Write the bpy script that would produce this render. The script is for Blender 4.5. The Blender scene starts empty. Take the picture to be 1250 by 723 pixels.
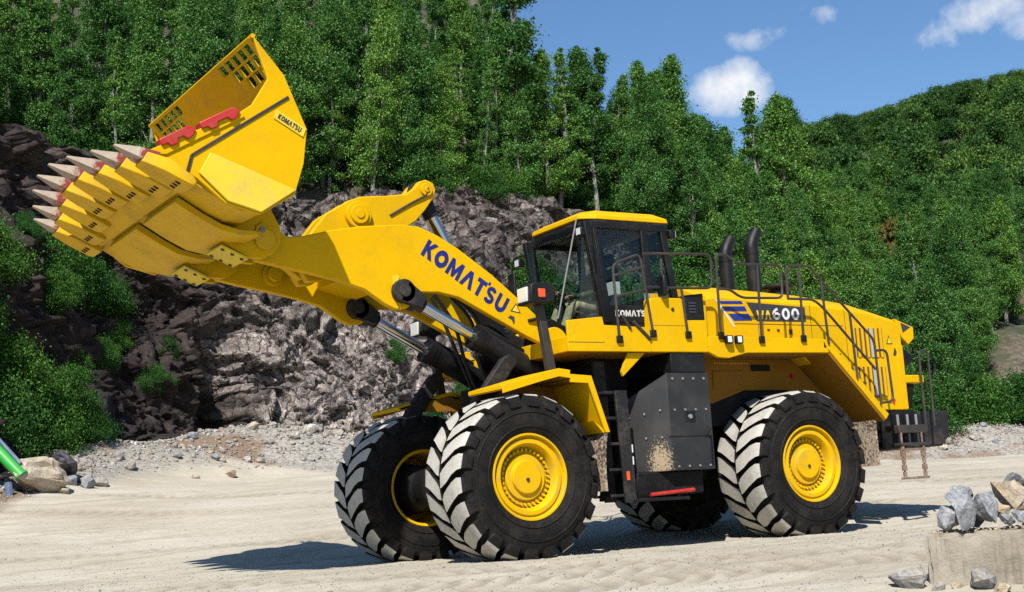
import bpy, bmesh, math, random
import numpy as np
from mathutils import Vector, Matrix, noise as mnoise

scene = bpy.context.scene
COL = scene.collection
R = math.radians
rng = np.random.default_rng(7)
random.seed(7)

# ------------------------------------------------------------------ camera
CAM = Vector((-11.12736, -15.87196, 0.52543))
CX = Vector((0.85304274, -0.51803943, -0.06287477))     # right
CF = Vector((0.52113401, 0.83941101, 0.15430003))       # forward
CU = Vector((-0.02715572, -0.1643907, 0.98602143))      # up
cam_data = bpy.data.cameras.new('camera')
cam_data.sensor_width = 36.0
cam_data.lens = 1707.69 / 1250 * 36.0
cam_data.clip_start = 0.1
cam_data.clip_end = 3000
cam = bpy.data.objects.new('camera', cam_data)
COL.objects.link(cam)
cam.matrix_world = Matrix(((CX.x, CU.x, -CF.x, CAM.x), (CX.y, CU.y, -CF.y, CAM.y), (CX.z, CU.z, -CF.z, CAM.z), (0, 0, 0, 1)))
scene.camera = cam

# ------------------------------------------------------------------ sun, sky, exposure
SUN_TRAVEL = Vector((0.90, 1.0, -1.40)).normalized()
to_sun = -SUN_TRAVEL
SUN_EL = math.asin(to_sun.z)
SUN_AZ = math.atan2(to_sun.x, to_sun.y)                  # clockwise from +Y
sun_data = bpy.data.lights.new('sun', 'SUN')
sun_data.energy = 5.0
sun_data.angle = R(0.53)
sun_data.color = (1.0, 0.955, 0.88)
sun = bpy.data.objects.new('sun', sun_data)
COL.objects.link(sun)
sun.rotation_euler = SUN_TRAVEL.to_track_quat('-Z', 'Y').to_euler()
sun.location = (0, 0, 60)

world = bpy.data.worlds.new('World')
scene.world = world
world.use_nodes = True
wt = world.node_tree
wt.nodes.clear()


def nd(t, kind, loc=None, **kw):
    n = t.nodes.new(kind)
    for k, v in kw.items():
        setattr(n, k, v)
    return n


def lk(t, a, b):
    t.links.new(a, b)


sky = nd(wt, 'ShaderNodeTexSky', sky_type='NISHITA')
sky.sun_disc = False
sky.sun_elevation = SUN_EL
sky.sun_rotation = SUN_AZ
sky.altitude = 300
sky.air_density = 1.0
sky.dust_density = 0.25
sky.ozone_density = 3.0
bg_sky = nd(wt, 'ShaderNodeBackground')
bg_sky.inputs['Strength'].default_value = 0.096
hs = nd(wt, 'ShaderNodeHueSaturation')
hs.inputs['Saturation'].default_value = 1.14
hs.inputs['Value'].default_value = 1.0
lk(wt, sky.outputs[0], hs.inputs['Color'])
lk(wt, hs.outputs[0], bg_sky.inputs['Color'])
bg_cloud = nd(wt, 'ShaderNodeBackground')
bg_cloud.inputs['Color'].default_value = (1.0, 1.0, 1.0, 1)
bg_cloud.inputs['Strength'].default_value = 0.72
wmix = nd(wt, 'ShaderNodeMixShader')
wout = nd(wt, 'ShaderNodeOutputWorld')
lk(wt, bg_sky.outputs[0], wmix.inputs[1])
lk(wt, bg_cloud.outputs[0], wmix.inputs[2])
lk(wt, wmix.outputs[0], wout.inputs['Surface'])
wgeo = nd(wt, 'ShaderNodeTexCoord')
wn = nd(wt, 'ShaderNodeTexNoise')
wn.inputs['Scale'].default_value = 26
wn.inputs['Detail'].default_value = 7
wn.inputs['Roughness'].default_value = 0.62
lk(wt, wgeo.outputs['Generated'], wn.inputs['Vector'])


def wmath(op, a, b=None, clamp=False):
    m = nd(wt, 'ShaderNodeMath', operation=op, use_clamp=clamp)
    for i, x in enumerate((a, b)):
        if x is None:
            continue
        if isinstance(x, (int, float)):
            m.inputs[i].default_value = x
        else:
            lk(wt, x, m.inputs[i])
    return m.outputs[0]


def sky_dir(az_deg, el_deg):
    a, e = R(az_deg), R(el_deg)
    return (math.sin(a) * math.cos(e), math.cos(a) * math.cos(e), math.sin(e))


# fair-weather cumulus spread over the whole dome: (azimuth clockwise from +Y, elevation, half width, half height, density)
CLOUDS = [(41.6, 16.45, 1.9, 1.35, 1.9), (43.18, 18.31, 1.7, 0.40, 0.30), (45.76, 18.9, 0.6, 0.30, 0.28), (49.85, 17.54, 1.0, 0.6, 0.42), (51.97, 18.13, 1.7, 1.0, 1.0), (52.97, 17.4, 1.0, 0.7, 0.7),
          (75, 22, 6, 2.6, 1.0), (104, 16, 5, 2.2, 1.0), (150, 25, 7, 3, 1.0), (196, 18, 6, 2.5, 1.0), (240, 22, 5, 2.4, 1.0), (288, 17, 6, 2.6, 1.0),
          (330, 26, 6, 2.6, 0.9), (12, 38, 6, 3, 0.8), (120, 50, 8, 5, 0.7), (270, 55, 8, 5, 0.7)]
total = None
for az, el, hw, hh, den in CLOUDS:
    d = Vector(sky_dir(az, el))
    rt = Vector((math.cos(R(az)), -math.sin(R(az)), 0))
    up = rt.cross(d)
    cs = []
    for ax, sc in ((rt, 1 / math.tan(R(hw)) if hw < 40 else 1), (up, 1 / math.tan(R(hh)))):
        dt = nd(wt, 'ShaderNodeVectorMath', operation='DOT_PRODUCT')
        lk(wt, wgeo.outputs['Generated'], dt.inputs[0])
        dt.inputs[1].default_value = tuple(ax * sc)
        cs.append(dt.outputs['Value'])
    fr = nd(wt, 'ShaderNodeVectorMath', operation='DOT_PRODUCT')
    lk(wt, wgeo.outputs['Generated'], fr.inputs[0])
    fr.inputs[1].default_value = tuple(d)
    r2 = wmath('ADD', wmath('MULTIPLY', cs[0], cs[0]), wmath('MULTIPLY', cs[1], cs[1]))
    b = wmath('SUBTRACT', 1.0, r2)
    b = wmath('MULTIPLY', wmath('MAXIMUM', b, -1.2), den)
    b = wmath('MULTIPLY', wmath('ADD', b, 1.2), wmath('GREATER_THAN', fr.outputs['Value'], 0.5))
    total = b if total is None else wmath('MAXIMUM', total, b)
nz = wmath('MULTIPLY', wmath('SUBTRACT', wn.outputs['Fac'], 0.5), 3.6)
cm = wmath('ADD', wmath('SUBTRACT', total, 1.42), nz)
cm = wmath('MULTIPLY', cm, 0.62, True)
cm = wmath('MULTIPLY', cm, wmath('GREATER_THAN', total, 0.02))
lk(wt, cm, wmix.inputs['Fac'])

vs = scene.view_settings
scene.display_settings.display_device = 'sRGB'
vs.view_transform = 'Standard'
vs.look = 'None'
vs.gamma = 1.0
vs.exposure = 0.48
vs.use_curve_mapping = False
scene.cycles.use_adaptive_sampling = True
scene.cycles.adaptive_threshold = 0.012
scene.cycles.max_bounces = 6
scene.cycles.diffuse_bounces = 1
scene.cycles.glossy_bounces = 3
scene.cycles.transmission_bounces = 4
scene.cycles.transparent_max_bounces = 8
scene.cycles.caustics_reflective = False
scene.cycles.caustics_refractive = False
scene.cycles.use_denoising = False
scene.cycles.denoiser = 'OPENIMAGEDENOISE'
scene.cycles.denoising_input_passes = 'RGB_ALBEDO_NORMAL'
scene.cycles.denoising_prefilter = 'NONE'

# ================================================================== materials
MATS = {}
ALB = 0.78                                               # overall albedo level that goes with the exposure


def new_mat(name):
    m = bpy.data.materials.new(name)
    m.use_nodes = True
    t = m.node_tree
    b = t.nodes['Principled BSDF']
    MATS[name] = m
    return m, t, b


def ramp(t, fac, stops):
    r = nd(t, 'ShaderNodeValToRGB')
    el = r.color_ramp.elements
    while len(el) > 1:
        el.remove(el[-1])
    el[0].position = stops[0][0]
    el[0].color = (*stops[0][1], 1)
    for p, c in stops[1:]:
        e = el.new(p)
        e.color = (*c, 1)
    lk(t, fac, r.inputs['Fac'])
    return r.outputs['Color']


def tnoise(t, scale, detail=5, rough=0.6, coord='Object', vec=None, dist=0.0):
    n = nd(t, 'ShaderNodeTexNoise')
    n.inputs['Scale'].default_value = scale
    n.inputs['Detail'].default_value = detail
    n.inputs['Roughness'].default_value = rough
    n.inputs['Distortion'].default_value = dist
    if vec is None:
        tc = nd(t, 'ShaderNodeTexCoord')
        vec = tc.outputs[coord]
    lk(t, vec, n.inputs['Vector'])
    return n.outputs['Fac']


def mixc(t, fac, a, b, mode='MIX'):
    m = nd(t, 'ShaderNodeMix', data_type='RGBA', blend_type=mode)
    for i, x in ((0, fac), (6, a), (7, b)):
        if isinstance(x, (int, float)):
            m.inputs[i].default_value = x
        elif isinstance(x, tuple):
            m.inputs[i].default_value = (*x, 1)
        else:
            lk(t, x, m.inputs[i])
    return m.outputs[2]


def bump(t, b, h, strength, dist=0.02):
    bp = nd(t, 'ShaderNodeBump')
    bp.inputs['Strength'].default_value = strength
    bp.inputs['Distance'].default_value = dist
    lk(t, h, bp.inputs['Height'])
    lk(t, bp.outputs['Normal'], b.inputs['Normal'])


def geo_pos(t):
    return nd(t, 'ShaderNodeNewGeometry').outputs['Position']


def paint(name, c, rough=0.38, dirt=(0.30, 0.22, 0.12), amount=0.25, spec=0.5, scale=2.2, coat=0.15):
    c, dirt = tuple(x * ALB for x in c), tuple(x * ALB for x in dirt)
    m, t, b = new_mat(name)
    p = geo_pos(t)
    n1 = tnoise(t, scale, 8, 0.65, vec=p)
    n2 = tnoise(t, scale * 11, 4, 0.6, vec=p)
    f = ramp(t, mixc(t, 0.35, n1, n2), [(0.48, (0, 0, 0)), (0.68, (amount,) * 3)])
    n5 = tnoise(t, 0.9, 6, 0.7, vec=p, dist=0.5)
    cv = mixc(t, 1.0, mixc(t, f, c, dirt), ramp(t, n5, [(0.25, (0.86, 0.85, 0.9)), (0.5, (1, 1, 1)), (0.75, (1.06, 1.07, 1.3))]), 'MULTIPLY')
    lk(t, cv, b.inputs['Base Color'])
    rr = ramp(t, n1, [(0.3, (rough,) * 3), (0.7, (min(1, rough + 0.22),) * 3)])
    lk(t, rr, b.inputs['Roughness'])
    b.inputs['Specular IOR Level'].default_value = spec
    b.inputs['Coat Weight'].default_value = coat
    b.inputs['Coat Roughness'].default_value = 0.25
    bump(t, b, n1, 0.06, 0.02)
    return m


paint('yellow', (0.80, 0.460, 0.0), 0.48, dirt=(0.40, 0.25, 0.03), amount=0.28, spec=0.10, coat=0.0)
paint('yellow_worn', (0.86, 0.62, 0.04), 0.5, spec=0.15, coat=0.0, dirt=(0.42, 0.33, 0.2), amount=0.45, scale=4)
paint('yellow_rim', (0.80, 0.465, 0.001), 0.5, spec=0.12, coat=0.0, dirt=(0.40, 0.27, 0.10), amount=0.55, scale=5)
paint('yellow_floor', (0.82, 0.485, 0.006), 0.5, spec=0.15, coat=0.0, dirt=(0.36, 0.26, 0.12), amount=0.5, scale=3)
paint('yellow_shade_grime', (0.30, 0.135, 0.006), 0.6, dirt=(0.16, 0.10, 0.05), amount=0.6, scale=3, spec=0.2, coat=0.0)  # yellow paint browned to hold the shade of undersides and wheel arches, with grime
paint('black', (0.007, 0.007, 0.008), 0.40, spec=0.28, coat=0.0, dirt=(0.05, 0.043, 0.036), amount=0.4)
paint('black_dusty', (0.017, 0.016, 0.017), 0.55, spec=0.25, coat=0.0, dirt=(0.13, 0.11, 0.09), amount=0.5, scale=3)
paint('dark_frame', (0.006, 0.0055, 0.0055), 0.6, spec=0.2, coat=0.0, dirt=(0.06, 0.05, 0.04), amount=0.5)
paint('red', (0.52, 0.018, 0.012), 0.4, dirt=(0.35, 0.12, 0.06), amount=0.4, scale=6)
paint('grille_mesh', (0.48, 0.43, 0.34), 0.6)
paint('grille_brown', (0.13, 0.055, 0.022), 0.6)
paint('grey_metal', (0.25, 0.25, 0.25), 0.5)
paint('white_paint', (0.8, 0.8, 0.78), 0.4, amount=0.1)
paint('decal_blue', (0.010, 0.028, 0.30), 0.35, amount=0.05)
paint('decal_navy', (0.006, 0.012, 0.17), 0.35, amount=0.03)
paint('decal_dark', (0.035, 0.036, 0.045), 0.35, amount=0.15)
paint('orange_lens', (0.85, 0.10, 0.02), 0.2, amount=0.02)
paint('red_lens', (0.6, 0.02, 0.02), 0.2, amount=0.02)
paint('seat_cloth', (0.03, 0.03, 0.032), 0.9, amount=0.1)
paint('rail', (0.030, 0.024, 0.021), 0.5, dirt=(0.12, 0.08, 0.05), amount=0.5)
paint('green_paint', (0.035, 0.42, 0.06), 0.35, amount=0.15)
paint('blue_grey', (0.10, 0.16, 0.26), 0.5, dirt=(0.5, 0.5, 0.5), amount=0.5)
paint('rope_step', (0.20, 0.12, 0.08), 0.8, dirt=(0.5, 0.42, 0.32), amount=0.8, scale=9)

m, t, b = new_mat('chrome')
b.inputs['Base Color'].default_value = (0.55, 0.56, 0.58, 1)
b.inputs['Metallic'].default_value = 1
b.inputs['Roughness'].default_value = 0.16

m, t, b = new_mat('lamp_lens')
b.inputs['Base Color'].default_value = (0.75, 0.76, 0.76, 1)
b.inputs['Roughness'].default_value = 0.15
b.inputs['Metallic'].default_value = 0.3

# rubber: black sidewall with pale dust film
m, t, b = new_mat('rubber')
p = nd(t, 'ShaderNodeTexCoord').outputs['Object']
n1 = tnoise(t, 3.0, 8, 0.7, vec=p)
n2 = tnoise(t, 40, 4, 0.6, vec=p)
f = ramp(t, mixc(t, 0.4, n1, n2), [(0.44, (0.0,) * 3), (0.75, (0.55,) * 3)])
lk(t, mixc(t, f, (0.0065, 0.006, 0.006), (0.06, 0.049, 0.039)), b.inputs['Base Color'])
b.inputs['Roughness'].default_value = 0.72
b.inputs['Specular IOR Level'].default_value = 0.16
bump(t, b, n2, 0.25, 0.01)
# lug faces: rubber scuffed pale by quarry dust
m, t, b = new_mat('lug_dust')
p = nd(t, 'ShaderNodeTexCoord').outputs['Object']
n1 = tnoise(t, 5, 8, 0.7, vec=p)
n2 = tnoise(t, 55, 5, 0.7, vec=p)
f = ramp(t, mixc(t, 0.5, n1, n2), [(0.28, (0.10, 0.092, 0.083)), (0.40, (0.36, 0.345, 0.32)), (0.52, (0.50, 0.485, 0.455)), (0.70, (0.60, 0.585, 0.555))])
lk(t, mixc(t, 1.0, f, (0.86, 0.84, 0.80), 'MULTIPLY'), b.inputs['Base Color'])
b.inputs['Roughness'].default_value = 0.85
b.inputs['Specular IOR Level'].default_value = 0.2
bump(t, b, n2, 0.5, 0.01)

# tooth: red paint worn to bare metal towards the point (object X runs 0..1 from base to point)
m, t, b = new_mat('tooth_metal')
tc = nd(t, 'ShaderNodeTexCoord')
sp = nd(t, 'ShaderNodeSeparateXYZ')
lk(t, tc.outputs['Object'], sp.inputs[0])
pw = geo_pos(t)
n1 = tnoise(t, 14, 6, 0.7, vec=pw)
mm = nd(t, 'ShaderNodeMath', operation='MULTIPLY_ADD')
lk(t, n1, mm.inputs[0])
mm.inputs[1].default_value = 1.1
lk(t, sp.outputs['X'], mm.inputs[2])
f = ramp(t, mm.outputs[0], [(0.90, (0, 0, 0)), (0.98, (0.75,) * 3), (1.0, (0.9, 0.9, 0.9))])
lk(t, mixc(t, f, (0.24, 0.03, 0.02), mixc(t, n1, (0.16, 0.125, 0.085), (0.46, 0.39, 0.29))), b.inputs['Base Color'])
b.inputs['Roughness'].default_value = 0.5
bump(t, b, n1, 0.3, 0.01)

# glass
m = bpy.data.materials.new('cab_glass')
MATS['cab_glass'] = m
m.use_nodes = True
t = m.node_tree
t.nodes.clear()
tr = nd(t, 'ShaderNodeBsdfTransparent')
tr.inputs['Color'].default_value = (0.80, 0.85, 0.84, 1)
gl = nd(t, 'ShaderNodeBsdfGlossy')
gl.inputs['Roughness'].default_value = 0.02
gl.inputs['Color'].default_value = (0.9, 0.95, 1, 1)
ge = nd(t, 'ShaderNodeNewGeometry')
dp = nd(t, 'ShaderNodeVectorMath', operation='DOT_PRODUCT')
lk(t, ge.outputs['Normal'], dp.inputs[0])
lk(t, ge.outputs['Incoming'], dp.inputs[1])
ab = nd(t, 'ShaderNodeMath', operation='ABSOLUTE')
lk(t, dp.outputs['Value'], ab.inputs[0])
om = nd(t, 'ShaderNodeMath', operation='SUBTRACT')
om.inputs[0].default_value = 1.0
lk(t, ab.outputs[0], om.inputs[1])
pw = nd(t, 'ShaderNodeMath', operation='POWER')
lk(t, om.outputs[0], pw.inputs[0])
pw.inputs[1].default_value = 5.0
fz = nd(t, 'ShaderNodeMath', operation='MULTIPLY_ADD')
lk(t, pw.outputs[0], fz.inputs[0])
fz.inputs[1].default_value = 0.8
fz.inputs[2].default_value = 0.022
mx = nd(t, 'ShaderNodeMixShader')
o = nd(t, 'ShaderNodeOutputMaterial')
lk(t, fz.outputs[0], mx.inputs[0])
lk(t, tr.outputs[0], mx.inputs[1])
lk(t, gl.outputs[0], mx.inputs[2])
lk(t, mx.outputs[0], o.inputs['Surface'])

# muddy flap
m, t, b = new_mat('muddy_flap')
p = geo_pos(t)
n1 = tnoise(t, 26, 3, 0.7, vec=p)
n2 = tnoise(t, 3, 4, 0.6, vec=p)
f = ramp(t, mixc(t, 0.3, n1, n2), [(0.44, (0.045, 0.03, 0.022)), (0.52, (0.30, 0.23, 0.16)), (0.7, (0.46, 0.39, 0.29))])
lk(t, f, b.inputs['Base Color'])
b.inputs['Roughness'].default_value = 0.9
bump(t, b, n1, 0.5, 0.02)

# tank side with a splash of dried mud low on its front corner
m, t, b = new_mat('tank_mud')
p = geo_pos(t)
n1 = tnoise(t, 42, 4, 0.8, vec=p)
n2 = tnoise(t, 2.5, 5, 0.6, vec=p)
mp = nd(t, 'ShaderNodeMapping')
mp.vector_type = 'POINT'
mp.inputs['Location'].default_value = (0.21 * 4.2, 1.62 * 3.0, -1.08 * 2.3)
mp.inputs['Scale'].default_value = (4.2, 3.0, 2.3)
lk(t, p, mp.inputs['Vector'])
vm = nd(t, 'ShaderNodeVectorMath', operation='LENGTH')
lk(t, mp.outputs[0], vm.inputs[0])
mk = nd(t, 'ShaderNodeMath', operation='MULTIPLY_ADD')
lk(t, vm.outputs['Value'], mk.inputs[0])
mk.inputs[1].default_value = -0.40
lk(t, n1, mk.inputs[2])
f2 = ramp(t, mk.outputs[0], [(0.31, (0, 0, 0)), (0.35, (1, 1, 1))])
base = mixc(t, ramp(t, n2, [(0.45, (0, 0, 0)), (0.7, (0.4,) * 3)]), (0.013, 0.013, 0.014), (0.06, 0.052, 0.044))
lk(t, mixc(t, f2, base, (0.30, 0.225, 0.135)), b.inputs['Base Color'])
b.inputs['Roughness'].default_value = 0.5

# khaki trousers, dark jacket, skin, hair
paint('khaki', (0.55, 0.47, 0.28), 0.9, dirt=(0.16, 0.14, 0.08), amount=0.8, scale=14, coat=0)
paint('jacket', (0.035, 0.07, 0.04), 0.9, amount=0.3, scale=9, coat=0)
paint('skin', (0.50, 0.27, 0.18), 0.55, dirt=(0.45, 0.2, 0.13), amount=0.4, scale=9, coat=0)
paint('hair', (0.06, 0.04, 0.025), 0.8, amount=0.1, coat=0)

# ---- ground: pale quarry dust, wheel-track streaks, grey gravel towards the rock
m, t, b = new_mat('quarry_dust')
p = geo_pos(t)
n1 = tnoise(t, 0.35, 8, 0.6, vec=p)
n2 = tnoise(t, 5.0, 6, 0.65, vec=p)
n3 = tnoise(t, 45, 4, 0.7, vec=p)
mp = nd(t, 'ShaderNodeMapping')
mp.inputs['Rotation'].default_value = (0, 0, R(18))
mp.inputs['Scale'].default_value = (0.10, 2.3, 1)
lk(t, p, mp.inputs['Vector'])
n4 = tnoise(t, 1.4, 7, 0.65, vec=mp.outputs[0], dist=0.4)
c1 = ramp(t, n1, [(0.30, (0.56, 0.50, 0.395)), (0.55, (0.69, 0.635, 0.525)), (0.75, (0.75, 0.705, 0.605))])
c2 = mixc(t, ramp(t, n4, [(0.34, (0.45,) * 3), (0.50, (0, 0, 0))]), c1, (0.36, 0.31, 0.23))
c3 = mixc(t, ramp(t, n3, [(0.55, (0, 0, 0)), (0.70, (0.6,) * 3)]), c2, (0.32, 0.275, 0.21))
c3b = mixc(t, ramp(t, n2, [(0.55, (0, 0, 0)), (0.75, (0.35,) * 3)]), c3, (0.36, 0.32, 0.26))
tk = nd(t, 'ShaderNodeAttribute', attribute_name='track')
tk_ = nd(t, 'ShaderNodeMath', operation='MULTIPLY', use_clamp=True)
lk(t, tk.outputs['Fac'], tk_.inputs[0])
tk_.inputs[1].default_value = 0.85
c3b = mixc(t, tk_.outputs[0], c3b, (0.38, 0.325, 0.24))
at = nd(t, 'ShaderNodeAttribute', attribute_name='gravel')
ng = tnoise(t, 9, 5, 0.75, vec=p)
gcol = ramp(t, ng, [(0.32, (0.17, 0.155, 0.14)), (0.5, (0.42, 0.395, 0.36)), (0.68, (0.64, 0.61, 0.555))])
gcol = mixc(t, ramp(t, n1, [(0.50, (0, 0, 0)), (0.60, (0.75,) * 3)]), gcol, (0.27, 0.16, 0.085))
gf = nd(t, 'ShaderNodeMath', operation='MULTIPLY_ADD', use_clamp=True)
lk(t, n2, gf.inputs[0])
gf.inputs[1].default_value = 0.9
gm = nd(t, 'ShaderNodeMath', operation='MULTIPLY_ADD')
lk(t, at.outputs['Fac'], gm.inputs[0])
gm.inputs[1].default_value = 1.9
gm.inputs[2].default_value = -0.9
lk(t, gm.outputs[0], gf.inputs[2])
lk(t, mixc(t, 1.0, mixc(t, gf.outputs[0], c3b, gcol), (0.67, 0.665, 0.65), 'MULTIPLY'), b.inputs['Base Color'])
b.inputs['Roughness'].default_value = 0.95
b.inputs['Specular IOR Level'].default_value = 0.15
hh = mixc(t, 0.5, mixc(t, 0.5, n3, n2), n4)
bump(t, b, hh, 0.8, 0.05)


def rock_mat(name, dark, mid, light, rust, s=1.0, lightamt=0.66, bs=0.9):
    dark, mid, light, rust = (tuple(x * ALB for x in c_) for c_ in (dark, mid, light, rust))
    m, t, b = new_mat(name)
    p = geo_pos(t)
    n0 = tnoise(t, 0.16 * s, 5, 0.6, vec=p)
    n1 = tnoise(t, 0.9 * s, 9, 0.72, vec=p, dist=0.6)
    n2 = tnoise(t, 7 * s, 6, 0.75, vec=p)
    c = ramp(t, n1, [(0.30, dark), (0.50, mid), (lightamt, light), (0.85, tuple(min(1, x * 1.25) for x in light))])
    c = mixc(t, ramp(t, n2, [(0.40, (0.7,) * 3), (0.55, (0, 0, 0))]), c, dark)
    c = mixc(t, ramp(t, n0, [(0.52, (0, 0, 0)), (0.62, (0.6,) * 3)]), c, rust)
    lk(t, c, b.inputs['Base Color'])
    b.inputs['Roughness'].default_value = 0.9
    b.inputs['Specular IOR Level'].default_value = 0.25
    bump(t, b, mixc(t, 0.5, n1, n2), bs, 0.12 / s)
    return m


m, t, b = new_mat('cliff_rock')
p = geo_pos(t)
n0 = tnoise(t, 0.22, 6, 0.65, vec=p)
n1 = tnoise(t, 1.3, 10, 0.78, vec=p, dist=0.8)
n2 = tnoise(t, 8, 7, 0.8, vec=p)
n3 = tnoise(t, 22, 5, 0.8, vec=p, dist=0.6)
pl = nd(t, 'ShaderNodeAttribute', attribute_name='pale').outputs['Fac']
c_shade = ramp(t, n1, [(0.34, (0.012, 0.010, 0.010)), (0.56, (0.036, 0.031, 0.030)), (0.70, (0.095, 0.085, 0.08)), (0.82, (0.30, 0.275, 0.25))])  # dark ramp: shade on the left end put into the rock colour
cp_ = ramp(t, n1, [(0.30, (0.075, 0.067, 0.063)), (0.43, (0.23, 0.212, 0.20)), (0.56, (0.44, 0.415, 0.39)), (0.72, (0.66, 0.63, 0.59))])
c = mixc(t, pl, c_shade, cp_)
tn_ = nd(t, 'ShaderNodeAttribute', attribute_name='tone').outputs['Fac']
c = mixc(t, 0.85, c, ramp(t, tn_, [(0.2, (0.25, 0.235, 0.235)), (0.5, (0.9, 0.87, 0.86)), (0.8, (2.1, 2.02, 1.95))]), 'MULTIPLY')
c = mixc(t, ramp(t, n2, [(0.38, (0.85,) * 3), (0.50, (0, 0, 0))]), c, (0.03, 0.025, 0.028))
c = mixc(t, ramp(t, n0, [(0.52, (0, 0, 0)), (0.66, (0.55,) * 3)]), c, (0.13, 0.10, 0.082))
vo = nd(t, 'ShaderNodeTexVoronoi', feature='DISTANCE_TO_EDGE')
vo.inputs['Scale'].default_value = 1.6
vw = nd(t, 'ShaderNodeVectorMath', operation='ADD')
nv = nd(t, 'ShaderNodeTexNoise')
nv.inputs['Scale'].default_value = 1.5
nv.inputs['Detail'].default_value = 5
lk(t, p, nv.inputs['Vector'])
lk(t, p, vw.inputs[0])
lk(t, nv.outputs['Color'], vw.inputs[1])
lk(t, vw.outputs[0], vo.inputs['Vector'])
c = mixc(t, ramp(t, vo.outputs['Distance'], [(0.015, (0.9,) * 3), (0.07, (0, 0, 0))]), c, (0.018, 0.015, 0.016))
c = mixc(t, ramp(t, n3, [(0.40, (0.9,) * 3), (0.52, (0, 0, 0))]), c, (0.030, 0.021, 0.022))
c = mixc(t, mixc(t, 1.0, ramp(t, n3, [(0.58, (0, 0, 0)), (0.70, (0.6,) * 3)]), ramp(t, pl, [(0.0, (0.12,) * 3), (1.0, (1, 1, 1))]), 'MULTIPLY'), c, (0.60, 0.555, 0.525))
lk(t, mixc(t, 1.0, c, (0.86, 0.82, 0.80), 'MULTIPLY'), b.inputs['Base Color'])
b.inputs['Roughness'].default_value = 0.9
b.inputs['Specular IOR Level'].default_value = 0.25
bump(t, b, mixc(t, 0.5, n1, n2), 0.6, 0.06)
rock_mat('stone_grey', (0.13, 0.13, 0.14), (0.32, 0.33, 0.35), (0.55, 0.55, 0.55), (0.40, 0.34, 0.26), s=5, lightamt=0.7, bs=0.6)
rock_mat('stone_beige', (0.30, 0.24, 0.165), (0.56, 0.48, 0.365), (0.74, 0.68, 0.575), (0.45, 0.30, 0.15), s=4, lightamt=0.7, bs=0.6)
rock_mat('stone_dark', (0.04, 0.036, 0.045), (0.12, 0.11, 0.13), (0.30, 0.28, 0.30), (0.18, 0.12, 0.09), s=4)
rock_mat('pebble', (0.22, 0.19, 0.16), (0.42, 0.38, 0.32), (0.60, 0.56, 0.48), (0.40, 0.32, 0.22), s=2.5, lightamt=0.62, bs=0.3)
rock_mat('talus', (0.14, 0.12, 0.105), (0.44, 0.405, 0.355), (0.68, 0.645, 0.58), (0.42, 0.27, 0.16), s=2.5, lightamt=0.62, bs=0.5)

# concrete
m, t, b = new_mat('old_concrete')
p = geo_pos(t)
n1 = tnoise(t, 2.5, 7, 0.65, vec=p)
n2 = tnoise(t, 30, 5, 0.7, vec=p)
mp = nd(t, 'ShaderNodeMapping')
mp.inputs['Scale'].default_value = (16, 16, 1.6)
lk(t, p, mp.inputs['Vector'])
n3 = tnoise(t, 1.0, 6, 0.7, vec=mp.outputs[0])
c = ramp(t, n1, [(0.3, (0.27, 0.24, 0.195)), (0.7, (0.44, 0.405, 0.345))])
c = mixc(t, ramp(t, n3, [(0.50, (0, 0, 0)), (0.68, (0.65,) * 3)]), c, (0.13, 0.10, 0.075))
c = mixc(t, ramp(t, n2, [(0.55, (0, 0, 0)), (0.75, (0.5,) * 3)]), c, (0.20, 0.16, 0.12))
lk(t, mixc(t, 1.0, c, (0.80, 0.77, 0.72), 'MULTIPLY'), b.inputs['Base Color'])
b.inputs['Roughness'].default_value = 0.92
bump(t, b, n2, 0.5, 0.02)

# hillside soil under the trees
m, t, b = new_mat('hill_soil')
p = geo_pos(t)
n1 = tnoise(t, 0.25, 7, 0.65, vec=p)
n2 = tnoise(t, 2.2, 7, 0.75, vec=p)
c = ramp(t, n2, [(0.32, (0.05, 0.037, 0.027)), (0.5, (0.18, 0.135, 0.10)), (0.7, (0.36, 0.28, 0.215))])
c = mixc(t, ramp(t, n1, [(0.40, (0.85,) * 3), (0.60, (0.05,) * 3)]), c, (0.035, 0.055, 0.02))
lk(t, c, b.inputs['Base Color'])
b.inputs['Roughness'].default_value = 0.95
bump(t, b, n2, 1.0, 0.3)


def leaf_mat(name, cols, trans=0.22):
    cols = [tuple(x * 0.86 for x in c_) for c_ in cols]
    m = bpy.data.materials.new(name)
    MATS[name] = m
    m.use_nodes = True
    t = m.node_tree
    t.nodes.clear()
    g = nd(t, 'ShaderNodeNewGeometry')
    oi = nd(t, 'ShaderNodeObjectInfo')
    c = ramp(t, g.outputs['Random Per Island'], [(i / (len(cols) - 1), x) for i, x in enumerate(cols)])
    tint = ramp(t, oi.outputs['Random'], [(0, (0.55, 0.64, 0.60)), (0.40, (0.92, 0.95, 0.92)), (0.75, (1.18, 1.12, 0.95)), (1, (1.5, 1.3, 0.95))])
    c = mixc(t, 1.0, c, tint, 'MULTIPLY')
    d = nd(t, 'ShaderNodeBsdfDiffuse')
    lk(t, c, d.inputs['Color'])
    tl = nd(t, 'ShaderNodeBsdfTranslucent')
    lk(t, mixc(t, 1.0, c, (1.1, 1.25, 0.5), 'MULTIPLY'), tl.inputs['Color'])
    mx = nd(t, 'ShaderNodeMixShader')
    mx.inputs[0].default_value = trans
    lk(t, d.outputs[0], mx.inputs[1])
    lk(t, tl.outputs[0], mx.inputs[2])
    o = nd(t, 'ShaderNodeOutputMaterial')
    lk(t, mx.outputs[0], o.inputs['Surface'])
    return m


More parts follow.
